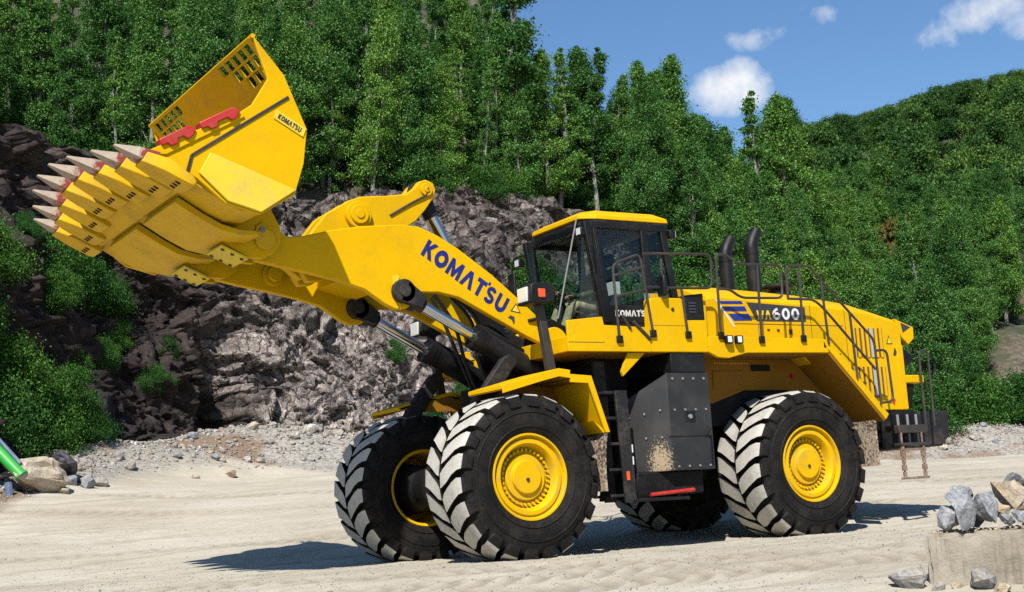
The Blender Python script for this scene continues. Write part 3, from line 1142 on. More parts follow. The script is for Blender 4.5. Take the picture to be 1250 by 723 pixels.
# slope over the rock face (left half)
pr = random.Random(5)
rows = [(6.0, 1.45), (7.4, 1.35), (9.2, 1.4), (11.5, 1.5), (14.0, 1.6), (17.0, 1.7), (21.0, 1.9), (26.0, 2.2)]
for q, (dq, sp_) in enumerate(rows):
    t = -0.47 + pr.uniform(0, 0.03)
    while t < 0.012:
        D = float(foot(t) + brow(t)) + dq + pr.uniform(-0.7, 0.7)
        if not (-0.305 < t + 0.004 * dq < -0.275 and dq > 6) and not (-0.25 < t < -0.235 and 6 < dq < 15) and not (-0.105 < t < -0.085 and 8 < dq < 14):
            ms = pr.choice(BIRCH + SLIM)
            plant(ms, 'birch_tree', 'leafy green birch ' + zone(dq, Z_ROW) + ' ' + zone(t, Z_LEFT), 'tree', hill_pos(t, D),
                  pr.uniform(0.58, 0.92), 'trees on the slope above the rock face', pr.uniform(0.85, 1.1), pr.uniform(-0.04, 0.04))
        t += sp_ / D * pr.uniform(0.7, 1.3)
# undergrowth on that slope
for q in range(40):
    t = pr.uniform(-0.40, 0.10)
    D = float(foot(t) + brow(t)) + pr.uniform(5.7, 14 if t < -0.02 else 8)
    plant(pr.choice(BUSH), 'bush', 'low green bush on top of the rock face ' + zone(t, Z_LEFT[:4] + [(0.01, 'above the boom lettering'), (9, 'left of the cab roof')]), 'bush', hill_pos(t, D), pr.uniform(0.5, 0.95), 'undergrowth along the top of the rock face', 1.1)

# skyline birches on the plateau behind the cab: (bearing, depth beyond the foot, scale, mesh, label)
SKYL = [(0.008, 7.0, 1.30, BIRCH[0], 'tall birch on the skyline at the left end of the open sky'),
        (0.028, 6.6, 0.98, BIRCH[1], 'birch on the skyline, second tree from the left end of the open sky'),
        (0.040, 6.4, 1.06, SLIM[0], 'slim pointed birch on the skyline above the boom lettering'),
        (0.053, 7.5, 0.98, BIRCH[2], 'birch with a broad crown on the skyline left of the cab roof'),
        (0.066, 6.0, 0.82, SLIM[1], 'small slim birch on the skyline directly left above the cab roof'),
        (0.083, 6.0, 1.04, BIRCH[3], 'tall birch on the skyline above the cab roof'),
        (0.100, 6.6, 1.12, BIRCH[0], 'tall pale-trunked birch on the skyline above the rear of the cab'),
        (0.117, 7.0, 1.02, BIRCH[4], 'birch on the skyline just left of the white cloud'),
        (0.137, 9.0, 0.92, FULL[0], 'full green tree on the skyline under the left half of the white cloud'),
        (0.158, 9.5, 0.92, BIRCH[1], 'birch on the skyline below the middle of the white cloud'),
        (0.176, 10.5, 1.22, SLIM[0], 'pointed birch rising into the right edge of the white cloud'),
        (0.197, 12.0, 1.20, BIRCH[2], 'birch on the skyline right of the white cloud'),
        (0.209, 14.0, 1.02, SLIM[1], 'small birch at the low notch of the skyline')]
for t, dq, sc, ms, lab in SKYL:
    D = float(foot(t)) + dq
    plant(ms, 'birch_tree', lab, 'tree', hill_pos(t, D), sc, 'skyline birches behind the cab', 1.15)
for q in range(64):
    t = pr.uniform(-0.01, 0.215)
    D = float(foot(t)) + (pr.uniform(6.0, 16) if t < 0.12 else pr.uniform(4, 20))
    plant(pr.choice(BIRCH + SLIM), 'birch_tree', 'mid-green birch in the wood below the skyline trees, ' + zone(t, Z_CAB), 'tree', hill_pos(t, D), pr.uniform(0.48, 0.80), 'wood behind the cab', 1.0)

# vegetated bank behind the engine hood and to the right edge
for q in range(185):
    t = pr.uniform(0.10, 0.42)
    dq = pr.uniform(0.5, 42) ** 1.0
    if t < 0.2 and dq > 14:
        dq = pr.uniform(0.5, 12)
    D = float(foot(t)) + dq
    if 0.330 < t < 0.40 and dq < 13 and pr.random() < 0.93:
        continue
    ms = pr.choice(FULL + BIRCH + SLIM + BIRCH)
    plant(ms, 'birch_tree', 'leafy tree ' + zone(dq, Z_BROW) + ' ' + zone(t, Z_BANK), 'tree', hill_pos(t, D), pr.uniform(0.52, 0.88), 'dense green bank on the right', pr.uniform(1.0, 1.25), pr.uniform(-0.05, 0.05))
for q in range(46):
    t = pr.uniform(0.13, 0.42)
    if 0.328 < t < 0.40 and pr.random() < 0.8:
        continue
    D = float(foot(t)) + pr.uniform(-0.3, 2.5)
    plant(pr.choice(BUSH), 'bush', 'fresh green bush at the foot of the green bank ' + zone(t, Z_BANK), 'bush', hill_pos(t, max(D, float(foot(t)) + 0.3)), pr.uniform(0.7, 1.5), 'bushes at the foot of the right bank', 1.15)

# far hill
for q in range(210):
    t = pr.uniform(0.17, 0.42)
    D = 135 + 135 * pr.random() ** 0.75
    ms = pr.choice(OAK * 7 + DRY)
    plant(ms, 'broadleaf_tree', 'round dark green tree ' + zone(D, Z_FROW) + ' ' + zone(t, Z_FAR) if ms is not DRY[0] else 'brownish round tree on the far wooded hill at the right', 'tree', hill_pos(t, D), pr.uniform(0.62, 1.12), 'trees on the far hill' if ms is not DRY[0] else 'brownish trees on the far hill')
plant(DRY[0], 'broadleaf_tree', 'bare grey-brown tree crown on the right end of the far skyline', 'tree', hill_pos(0.352, 262), 1.15, None, 0.8)
plant(DRY[0], 'broadleaf_tree', 'reddish-brown dry tree standing in the green bank above the engine hood', 'tree', hill_pos(0.277, 84), 0.72, None, 0.7)

# bushes and saplings on and below the rock face
for t, h, sc, lab in [(-0.366, 0.56, 1.0, 'bright green bush high on the rock face at the left edge'),
                      (-0.345, 0.50, 0.85, 'bright green bush on the rock face below the far bucket teeth'),
                      (-0.372, 0.42, 1.05, 'leafy bush on the rock face cut by the left edge'),
                      (-0.350, 0.36, 0.9, 'green bush halfway up the rock face at the left'),
                      (-0.365, 0.24, 1.1, 'dense green bush low on the rock face at the left edge'),
                      (-0.338, 0.22, 0.95, 'broad green bush low on the rock face above the beige boulder'),
                      (-0.352, 0.10, 1.15, 'dense green bush just above the green pipe'),
                      (-0.328, 0.10, 0.9, 'green bush at the cliff foot above the dark boulder'),
                      (-0.316, 0.22, 0.6, 'yellow-green sapling at the right end of the left bushes'),
                      (-0.309, 0.13, 0.5, 'small bush at the cliff foot right of the dark boulder'),
                      (-0.285, 0.53, 1.0, 'green bush on the rock face directly under the bucket floor'),
                      (-0.266, 0.50, 0.8, 'green bush under the far end of the bucket'),
                      (-0.300, 0.47, 0.6, 'small bush on the rock face left of the bucket heel'),
                      (-0.258, 0.40, 0.45, 'small leafy tuft on the rock face below the bucket heel'),
                      (-0.228, 0.40, 0.36, 'green tuft on the rock face under the boom tip'),
                      (-0.166, 0.10, 0.32, 'small green shrub at the cliff foot left of the front wheels'),
                      (-0.176, 0.16, 0.36, 'green shrub on the rock face above the rubble'),
                      (-0.060, 0.20, 0.5, 'green shrub on the rock face seen between the lift cylinders'),
                      (-0.030, 0.30, 0.45, 'green shrub on the rock face behind the tilt cylinder'),
                      (0.012, 0.52, 0.55, 'dry green shrub on the rock face beside the cab front'),
                      (0.040, 0.55, 1.3, 'green bush seen through the windshield of the cab'),
                      (0.056, 0.45, 1.2, 'green bush on the bank behind the middle of the cab'),
                      (0.075, 0.50, 1.3, 'green bush on the bank behind the cab door'),
                      (0.098, 0.55, 1.4, 'green bush on the bank behind the rear cab window'),
                      (0.115, 0.45, 1.4, 'green bush on the bank just right of the cab'),
                      (-0.358, 0.90, 0.55, 'bush hanging over the brow of the rock face at the left edge'),
                      (-0.340, 0.86, 0.50, 'bush hanging from the brow just left of the bucket teeth'),
                      (-0.326, 0.93, 0.55, 'bush on the brow of the rock face above the bucket teeth'),
                      (-0.372, 0.74, 0.50, 'small bush on a ledge of the dark rock at the left edge'),
                      (-0.348, 0.68, 0.40, 'small bush on a ledge of the dark rock below the brow'),
                      (-0.310, 0.62, 0.40, 'small bush on a ledge directly below the bucket teeth'),
                      (-0.272, 0.34, 0.45, 'small bush halfway up the dark rock under the bucket'),
                      (-0.245, 0.30, 0.35, 'little green tuft low on the dark rock under the boom tip'),
                      (-0.296, 0.30, 0.40, 'little green bush low on the dark rock right of the left bushes'),
                      (-0.075, 0.42, 0.35, 'small shrub on the rock face behind the boom')]:
    plant(pr.choice(BUSH), 'bush', lab, 'bush', face_point(t, h) + Vector((0, 0, -0.5 * sc)), sc, None, 0.9)


# ---------------------------------------------------------------- stones
def hull(seed, n=18, sq=(1, 0.8, 0.65), cut=0.35):
    r = random.Random(seed)
    bm = bmesh.new()
    for i in range(n):
        d = Vector((r.gauss(0, 1), r.gauss(0, 1), r.gauss(0, 1))).normalized() * r.uniform(1 - cut, 1)
        bm.verts.new((d.x * sq[0], d.y * sq[1], d.z * sq[2]))
    bmesh.ops.convex_hull(bm, input=bm.verts)
    bmesh.ops.delete(bm, geom=[v for v in bm.verts if not v.link_faces], context='VERTS')
    bmesh.ops.triangulate(bm, faces=bm.faces)
    me = bpy.data.meshes.new('stone')
    bm.to_mesh(me)
    bm.free()
    return me


HULL = []
for i in range(10):
    h_ = hull(300 + i, 13)
    HULL.append((np.array([v.co[:] for v in h_.vertices]), np.array([p.vertices[:] for p in h_.polygons])))
    bpy.data.meshes.remove(h_)


def rubble(name, L, D, size, mat, sink=0.25, zfun=ground_z, zoff=None):
    vs, fs, o = [], [], 0
    Z = zfun(L, D) if zoff is None else zoff
    P = Wn(L, D, Z)
    for i in range(len(L)):
        v, f = HULL[i % 10]
        a = rng.uniform(0, 6.283)
        ca, sa = math.cos(a), math.sin(a)
        q = v * size[i]
        q = np.stack([q[:, 0] * ca - q[:, 1] * sa, q[:, 0] * sa + q[:, 1] * ca, q[:, 2]], 1)
        if rng.uniform() < 0.5:
            q = q[:, [0, 2, 1]] * np.array([1, -1, 1])
        vs.append(q + P[i] + np.array([0, 0, size[i] * sink]))
        fs.append(f + o)
        o += len(v)
    me = np_mesh(name, np.concatenate(vs), np.concatenate(fs), mat)
    ob = link(name, me)
    ob['kind'] = 'stuff'
    return ob


n = 6000
t_ = rng.uniform(-0.42, 0.40, n)
D_ = foot(t_) - 4.9 * rng.beta(1.2, 1.9, n) + 0.8
keep = (t_ < 0.0) | (t_ > 0.2)
t_, D_ = t_[keep], D_[keep]
ob = rubble('talus_rubble', t_ * D_, D_, 0.035 + 0.14 * rng.beta(1, 4.5, len(t_)) * (0.5 + 0.7 * (D_ > foot(t_) - 3)), 'talus')
ob['label'] = 'broken rubble spilled along the foot of the rock face'
n = 9000
D_ = 9.5 + 26 * rng.beta(1, 1.7, n)
t_ = rng.uniform(-0.42, 0.42, n)
ob = rubble('pebbles', t_ * D_, D_, 0.007 + 0.024 * rng.beta(1, 6, n), 'pebble', 0.3)
ob['label'] = 'small loose pebbles scattered over the pale dust'


def stone(name, mesh, mat, pos, size, label, rot=None, group=None, sq=(1, 1, 1)):
    me = mesh.copy()
    me.materials.clear()
    me.materials.append(MATS[mat])
    o = link(name, me)
    o.location = pos
    o.scale = (size * sq[0], size * sq[1], size * sq[2])
    o.rotation_euler = rot or (random.uniform(-0.4, 0.4), random.uniform(-0.4, 0.4), random.uniform(0, 6.28))
    return tag(o, label, 'stone', group)


def fine_rock(seed):
    me = hull(seed, 16, (1, 0.8, 0.72), 0.25)
    bm = bmesh.new()
    bm.from_mesh(me)
    bmesh.ops.subdivide_edges(bm, edges=bm.edges, cuts=3, use_grid_fill=True)
    bmesh.ops.triangulate(bm, faces=bm.faces)
    for v in bm.verts:
        p = v.co * 2.4 + Vector((seed * 3.1, 0, 0))
        v.co += v.co.normalized() * (0.10 * mnoise.noise(p) + 0.06 * mnoise.noise(p * 2.7) + 0.035 * mnoise.noise(p * 6))
    bm.to_mesh(me)
    bm.free()
    return me


FINE = [fine_rock(500 + i) for i in range(8)]
BIG = [hull(400 + i, 26, (1, 0.8, 0.68), 0.28) for i in range(8)]


def gpos(t, D, up=0.0):
    return W(t * D, D, float(ground_z(t * D, D)) + up)


stone('boulder', FINE[0], 'stone_beige', gpos(-0.343, 33.2, 0.36), 1.0, 'large beige boulder beside the green pipe at the left edge', (0.1, 0.15, 0.6), None, (1.05, 0.8, 0.85))
stone('boulder', FINE[1], 'stone_dark', gpos(-0.326, 34.6, 0.40), 0.72, 'dark layered boulder right behind the beige boulder', (0.2, 0.1, 1.1), None, (1.15, 0.8, 0.75))
pr = random.Random(9)
for q in range(60):
    t = pr.uniform(-0.36, -0.06) if q < 44 else pr.uniform(0.295, 0.40)
    D = float(foot(t)) - pr.uniform(0.3, 5.0)
    sz = pr.uniform(0.12, 0.30) * (1 if q < 50 else 1.3)
    stone('stone', pr.choice(BIG), pr.choice(['talus', 'stone_grey', 'talus', 'stone_beige']), gpos(t, D, sz * 0.3), sz,
          'broken stone in the rubble at the foot of the rock face' if q < 44 else 'grey stone on the gravel heap behind the counterweight',
          None, 'stones in the rubble below the rock face' if q < 44 else 'stones on the gravel heap at the right')
for q in range(26):
    t = pr.uniform(0.332, 0.40)
    D = float(foot(t)) + pr.uniform(0.6, 9)
    sz = pr.uniform(0.18, 0.5)
    stone('stone', pr.choice(BIG), pr.choice(['talus', 'stone_beige', 'stone_beige']), hill_pos(t, D) + Vector((0, 0, 0.25 + sz * 0.2)), sz, 'brownish stone on the bare earth slope at the right edge', None, 'stones on the bare earth slope')
# ================================================================== the wheel loader
# machine frame: front towards -X, its left side towards -Y, ground Z = 0
WL = thing('wheel_loader', 'huge yellow wheel loader with raised toothed bucket standing on the pale quarry dust', 'wheel loader')

# ---------------------------------------------------------------- wheels
TR_R, AXZ = 1.012, 0.957
NL = 22


def tyre_mesh():
    mb = MB()
    prof = [(0.50, -0.35), (0.515, -0.40), (0.56, -0.435), (0.64, -0.455), (0.72, -0.462), (0.80, -0.455), (0.865, -0.44), (0.90, -0.415), (0.915, -0.36), (0.925, 0),
            (0.915, 0.36), (0.90, 0.415), (0.865, 0.44), (0.80, 0.455), (0.72, 0.462), (0.64, 0.455), (0.56, 0.435), (0.515, 0.40), (0.50, 0.35)]
    mb.lathe_y(0, 0, prof, 96, 0)
    for rr, yy in ((0.60, 0.452), (0.765, 0.462)):
        for s in (-1, 1):
            mb.lathe_y(0, 0, [(rr - 0.012, s * (yy - 0.006)), (rr, s * (yy + 0.008)), (rr + 0.012, s * (yy - 0.006))], 96, 0)
    pitch = 2 * math.pi / NL
    for s in (-1, 1):
        for k in range(NL):
            a0 = k * pitch + (pitch * 0.5 if s > 0 else 0)
            # stations from the centre line out to the shoulder: (|y|, sweep, half width, top radius, root radius)
            st = [(0.012, 0.006, 0.080, TR_R, 0.91), (0.075, 0.048, 0.103, TR_R, 0.91), (0.16, 0.100, 0.106, TR_R - 0.002, 0.91), (0.28, 0.172, 0.104, TR_R - 0.005, 0.91),
                  (0.385, 0.215, 0.100, TR_R - 0.014, 0.89), (0.432, 0.225, 0.094, TR_R - 0.042, 0.85), (0.470, 0.228, 0.074, TR_R - 0.125, 0.84)]
            vs = []
            jr = random.Random(k * 7 + (3 if s > 0 else 0))
            for y, sw, hw, rt_, rb_ in st:
                hw = hw + jr.uniform(-0.008, 0.006)
                sw = sw + jr.uniform(-0.006, 0.006)
                rt_ = rt_ - jr.uniform(0, 0.008)
                for sg in (-1, 1):
                    # wheel turns so that its front face runs down: the centre leads
                    tw = 0.012 if s < 0 else 0.0
                    for r_, h_ in ((rt_, hw), (rb_, hw + 0.012)):
                        a = math.pi + a0 - sw + sg * h_ / 1.0
                        vs.append((r_ * math.cos(a), s * y, r_ * math.sin(a)))
            fs, ms = [], []
            m_ = len(st)
            for i in range(m_ - 1):
                p, q = i * 4, (i + 1) * 4
                fs += [(p, p + 2, q + 2, q), (p + 1, p, q, q + 1), (p + 2, p + 3, q + 3, q + 2)]
                ms += [1 if i < m_ - 2 else 0, 0, 0]
            fs += [(0, 1, 3, 2), ((m_ - 1) * 4, (m_ - 1) * 4 + 2, (m_ - 1) * 4 + 3, (m_ - 1) * 4 + 1)]
            ms += [0, 0]
            o = len(mb.v)
            mb.v += vs
            mb.f += [tuple(i + o for i in f) for f in fs]
            mb.m += ms
    # flatten the contact patch
    mb.v = [(x, y + (0.10 * max(0, -AXZ - z + 0.12) * (1 if y > 0 else -1) if abs(y) > 0.4 else 0), max(z, -AXZ)) for x, y, z in mb.v]
    return mb.mesh('tyre', ['rubber', 'lug_dust'], 32)


def rim_mesh():
    mb = MB()
    # outer face looks to -Y
    prof = [(0.515, -0.345), (0.522, -0.395), (0.514, -0.414), (0.494, -0.414), (0.484, -0.395), (0.480, -0.362), (0.462, -0.356), (0.455, -0.374), (0.446, -0.380), (0.402, -0.382), (0.392, -0.374),
            (0.372, -0.330), (0.362, -0.262), (0.356, -0.252), (0.284, -0.250), (0.278, -0.256), (0.274, -0.288), (0.266, -0.294), (0.212, -0.297), (0.204, -0.304), (0.198, -0.330), (0.188, -0.337), (0.0005, -0.340)]
    mb.lathe_y(0, 0, prof, 64, 0)
    prof = [(0.515, 0.345), (0.522, 0.395), (0.505, 0.41), (0.480, 0.395), (0.468, 0.36), (0.455, 0.05), (0.44, -0.20), (0.365, -0.23)]
    mb.lathe_y(0, 0, prof, 64, 0)
    return mb.mesh('rim', ['yellow_rim'], 30)


def bolts_mesh():
    mb = MB()
    for nb, r_, y0, y1, br in ((34, 0.322, -0.250, -0.300, 0.0185), (22, 0.239, -0.294, -0.336, 0.0165)):
        for i in range(nb):
            a = 2 * math.pi * i / nb
            x, z = r_ * math.cos(a), r_ * math.sin(a)
            mb.cyl((x, y0, z), (x, y1, z), br, n=6)
        return mb.mesh('bolt_ring', ['yellow_rim'], 30)


TYRE, RIM, BOLTS = tyre_mesh(), rim_mesh(), bolts_mesh()
mb = MB()
mb.cyl((0, 0.42, 0), (0, -0.21, 0), 0.30, 0.36, n=32)
mb.cyl((0, 0.62, 0), (0, 0.42, 0), 0.22, 0.30, n=24)
for i in range(18):
    a = 2 * math.pi * i / 18
    mb.cyl((0.27 * math.cos(a), 0.40, 0.27 * math.sin(a)), (0.27 * math.cos(a), 0.455, 0.27 * math.sin(a)), 0.018, n=6)
HUB = mb.mesh('hub', ['dark_frame'])
mb = MB()
mb.cyl((0.0, -0.338, -0.03), (0.0, -0.355, -0.03), 0.022, n=10)
PLUG = mb.mesh('hub_plug', ['rail'])
for x, y, z, lab in ((-2.25, -1.325, AXZ, 'front left wheel with bright dusty tread'), (2.25, -1.325, AXZ, 'rear left wheel with bright dusty tread'),
                     (-2.25, 1.325, AXZ, 'front right wheel in shade'), (2.25, 1.325, AXZ + 0.14, 'rear right wheel in shade')):
    w = bpy.data.objects.new('wheel', None)
    COL.objects.link(w)
    w.parent = WL
    w.location = (x, y, z)
    w['label'] = lab
    if y > 0:
        w.rotation_euler = (0, 0, 0)
    for nm, me in (('tyre', TYRE), ('rim', RIM), ('bolt_ring', BOLTS), ('hub', HUB), ('hub_plug', PLUG)):
        c = bpy.data.objects.new(nm, me)
        COL.objects.link(c)
        c.parent = w
        if nm == 'bolt_ring':
            c['kind'] = 'stuff'
        if y > 0 and nm != 'tyre':
            c.scale = (1, -1, 1)

# ---------------------------------------------------------------- frames and axles
mb = MB()
mb.box(-0.75, 4.3, -0.62, 0.62, 0.85, 2.25)
mb.box(0.6, 4.2, -0.95, 0.95, 1.55, 2.40)
mb.cyl((2.25, -1.0, AXZ), (2.25, 1.0, AXZ + 0.1), 0.26, n=20)
mb.cyl((2.25, 0, AXZ - 0.02), (2.25, 0, AXZ + 0.06), 0.5, n=20)
mb.box(1.8, 2.7, -0.4, 0.4, 0.55, 1.3)
mb.obj('rear_frame', 'dark_frame', WL, bevel=0.02)
mb = MB()
mb.cyl((-2.25, -1.0, AXZ), (-2.25, 1.0, AXZ), 0.27, n=20)
mb.cyl((-2.25, -0.30, AXZ), (-2.25, 0.30, AXZ), 0.40, n=20)
mb.box(-2.2, -0.9, -0.60, 0.60, 1.0, 1.75)
FP = [(-2.30, 1.25), (-2.25, 1.55), (-1.95, 1.85), (-1.55, 2.35), (-1.42, 2.95), (-1.05, 3.05), (-0.62, 2.85), (-0.45, 1.2), (-0.7, 0.75), (-2.3, 0.85)]
mb.prism(FP, -0.60, -0.52)
mb.prism(FP, 0.52, 0.60)
mb.box(-0.75, -0.45, -0.35, 0.35, 0.7, 2.2)
mb.obj('front_frame', 'dark_frame', WL, bevel=0.02)
# slanting cylinder mounts in front of the fenders
for s in (-1, 1):
    mb = MB()
    mb.prism([(-2.62, 1.72), (-2.36, 1.80), (-1.98, 2.30), (-1.86, 2.42), (-1.98, 2.52), (-2.10, 2.46), (-2.46, 2.02)], s * 0.90, s * 1.02)
    mb.obj('cylinder_mount', 'black_dusty', WL, bevel=0.02)
# grease lines and valve block in the throat
mb = MB()
mb.box(-1.9, -1.35, -0.45, 0.45, 1.75, 2.2)
for i, (x, y) in enumerate(((-1.9, -0.3), (-1.8, -0.12), (-1.85, 0.12), (-1.8, 0.3))):
    mb.tube(rounded([(x, y, 2.2), (x - 0.15, y, 2.55), (x - 0.05 - 0.1 * i, y, 3.05), (x - 0.55, y, 3.45)], 0.3), 0.026, 8)
mb.obj('hydraulic_hoses', 'black', WL)
mb = MB()
mb.cyl((-0.5, 0, 0.95), (0.3, 0, 0.95), 0.12, n=14)
mb.cyl((-0.62, 0, 0.7), (-0.62, 0, 2.3), 0.14, n=16)
mb.cyl((-1.0, -0.75, 1.25), (0.4, -0.75, 1.2), 0.075, n=12)
mb.cyl((-1.0, 0.75, 1.25), (0.4, 0.75, 1.2), 0.075, n=12)
mb.obj('hitch', 'black', WL)

# ---------------------------------------------------------------- boom
BOOM = [(-5.307, 3.808), (-5.25, 3.98), (-5.10, 4.07), (-4.95, 4.02), (-4.773, 3.942), (-4.584, 3.961), (-4.23, 4.049), (-3.825, 4.122), (-3.262, 4.173), (-3.011, 4.156), (-2.749, 4.054),
        (-2.464, 3.898), (-2.002, 3.587), (-1.535, 3.215), (-1.239, 2.962), (-0.94, 2.72), (-0.95, 2.56), (-1.10, 2.555), (-1.323, 2.703), (-1.566, 2.807), (-2.04, 3.044), (-2.504, 3.275),
        (-2.794, 3.33), (-3.026, 3.323), (-3.12, 3.20), (-3.24, 3.12), (-3.40, 3.10), (-3.543, 3.166), (-3.81, 3.34), (-4.131, 3.431), (-4.499, 3.508), (-4.911, 3.581), (-5.193, 3.638)]
boom = bpy.data.objects.new('boom', None)
COL.objects.link(boom)
boom.parent = WL
for s in (-1, 1):
    mb = MB().prism(BOOM, s * 0.61, s * 0.71)
    mb.obj('boom_arm', 'yellow', boom, bevel=0.014)
mb = MB()
mb.cyl((-3.60, -0.615, 3.86), (-3.60, 0.615, 3.86), 0.21, n=28)
mb.prism([(-3.85, 3.55), (-3.35, 3.42), (-3.2, 3.6), (-3.3, 4.0), (-3.85, 4.0)], -0.612, 0.612)
mb.obj('cross_tube', 'yellow', boom, bevel=0.012)
for s in (-1, 1):
    mb = MB()
    mb.cyl((-4.45, s * 0.56, 3.73), (-4.45, s * 0.745, 3.73) if s > 0 else (-4.45, -0.56, 3.73), 0.15, n=24)
    mb.cyl((-4.45, s * 0.50, 3.73), (-4.45, s * 0.56, 3.73), 0.10, n=20)
    mb.obj('pin_boss', 'yellow', boom, bevel=0.01)
    MB().cyl((-1.12, s * 0.58, 2.72), (-1.12, s * 0.76, 2.72), 0.19, n=24).obj('pivot_boss', 'yellow', boom, bevel=0.01)
mb = MB()
mb.box(-3.425, -3.345, -0.735, -0.712, 3.40, 3.52)
mb.prism([(-3.40, 3.40), (-3.385, 3.40), (-3.33, 3.10), (-3.345, 3.10)], -0.728, -0.712)
mb.obj('grease_bracket', 'yellow_worn', boom)

# bell crank with its pins
CRANK = [(-4.40, 3.62), (-4.36, 3.92), (-4.253, 4.124), (-4.056, 4.363), (-3.733, 4.562), (-3.56, 4.626), (-3.212, 4.66), (-2.90, 4.704), (-2.77, 4.80), (-2.70, 4.885), (-2.604, 4.915), (-2.50, 4.88),
         (-2.465, 4.79), (-2.494, 4.69), (-2.628, 4.513), (-2.781, 4.351), (-3.05, 4.178), (-3.35, 3.95), (-3.75, 3.80), (-4.15, 3.52), (-4.32, 3.50)]
crank = MB().prism(CRANK, -0.20, -0.08).prism(CRANK, 0.08, 0.20).obj('bell_crank', 'yellow', WL, bevel=0.014)
mb = MB().box(-3.9, -3.3, -0.085, 0.085, 4.1, 4.45)
mb.obj('web', 'yellow', crank, bevel=0.01)
mb = MB()
mb.cyl((-3.62, -0.27, 4.375), (-3.62, 0.27, 4.375), 0.175, n=32)
mb.cyl((-3.62, -0.30, 4.375), (-3.62, 0.30, 4.375), 0.125, n=32)
mb.cyl((-3.62, -0.315, 4.375), (-3.62, 0.315, 4.375), 0.06, n=20)
mb.obj('pivot_boss', 'yellow', crank, bevel=0.01)
mb = MB()
mb.cyl((-2.615, -0.235, 4.775), (-2.615, 0.235, 4.775), 0.085, n=24)
mb.cyl((-2.615, -0.25, 4.775), (-2.615, 0.25, 4.775), 0.04, n=16)
mb.obj('crank_pin', 'yellow', crank, bevel=0.008)
mb = MB().tube(rounded([(-2.60, -0.245, 4.80), (-2.62, -0.225, 4.70), (-2.85, -0.215, 4.58), (-3.16, -0.212, 4.40)], 0.1), 0.014, 6)
mb.obj('grease_line', 'rail', crank)
# link from the crank down to the bucket
mb = MB().prism([(-5.30, 4.36), (-5.20, 4.48), (-5.06, 4.47), (-4.25, 3.80), (-4.22, 3.60), (-4.36, 3.55), (-5.26, 4.22)], -0.075, 0.075)
mb.obj('bucket_link', 'yellow', WL, bevel=0.012)


def cylinder(name, label, y, rod_end, split, base_end, rr, rb, rod_eye, parent=WL):
    c = bpy.data.objects.new(name, None)
    COL.objects.link(c)
    c.parent = parent
    c['label'] = label
    a, s_, b_ = (Vector((p[0], y, p[1])) for p in (rod_end, split, base_end))
    d = (b_ - a).normalized()
    mb = MB().cyl(a + d * 0.22, s_ + d * 0.05, rr, n=20)
    mb.obj('rod', 'chrome', c)
    mb = MB()
    mb.cyl(s_, s_ + d * 0.10, rb * 1.14, n=24)
    mb.cyl(s_ + d * 0.10, s_ + d * 0.16, rb * 1.06, n=24)
    mb.cyl(s_ + d * 0.16, b_, rb, n=24)
    for i in range(8):
        an = 2 * math.pi * i / 8
        u = d.orthogonal().normalized()
        w_ = d.cross(u)
        o_ = (math.cos(an) * u + math.sin(an) * w_) * rb * 0.95
        mb.cyl(s_ + o_ - d * 0.02, s_ + o_, 0.018, n=6)
    mb.tube([s_ + d * 0.2 + Vector((0, 0, rb + 0.05)), b_ + Vector((0, 0, rb + 0.05))], 0.025, 8)
    mb.obj('barrel', 'black', c)
    e = MB()
    for s2 in rod_eye:
        e.cyl((a.x, y + s2 - 0.05, a.z), (a.x, y + s2 + 0.05, a.z), rr * 2.05, n=28)
        pr2 = Vector((d.z, 0, -d.x))
        q0, q1 = a + pr2 * rr * 1.9, a - pr2 * rr * 1.9
        q2, q3 = a + d * 0.30 - pr2 * rr * 1.15, a + d * 0.30 + pr2 * rr * 1.15
        vs = []
        for yy in (y + s2 - 0.05, y + s2 + 0.05):
            vs += [(q.x, yy, q.z) for q in (q0, q1, q2, q3)]
        e.add(vs, [(0, 1, 2, 3), (7, 6, 5, 4), (0, 1, 5, 4), (1, 2, 6, 5), (2, 3, 7, 6), (3, 0, 4, 7)])
    e.cyl(a + d * 0.20, a + d * 0.36, rr * 1.35, n=20)
    lo, hi = min(rod_eye), max(rod_eye)
    e.cyl((a.x, y + lo - 0.065, a.z), (a.x, y + hi + 0.065, a.z), rr * 1.1, n=20)
    e.obj('rod_eye', 'black_dusty', c, bevel=0.008)
    return c


for s in (-1, 1):
    cylinder('lift_cylinder', 'near lift cylinder with bright chrome rod' if s < 0 else 'far lift cylinder in shade', s * 0.66, (-3.31, 3.32), (-2.30, 2.79), (-1.20, 2.215), 0.072, 0.15, (-0.105, 0.105))
cylinder('tilt_cylinder', 'tilt cylinder with chrome rod behind the boom lettering', 0.0, (-2.615, 4.775), (-2.05, 3.72), (-1.20, 2.25), 0.075, 0.15, (0.0,))

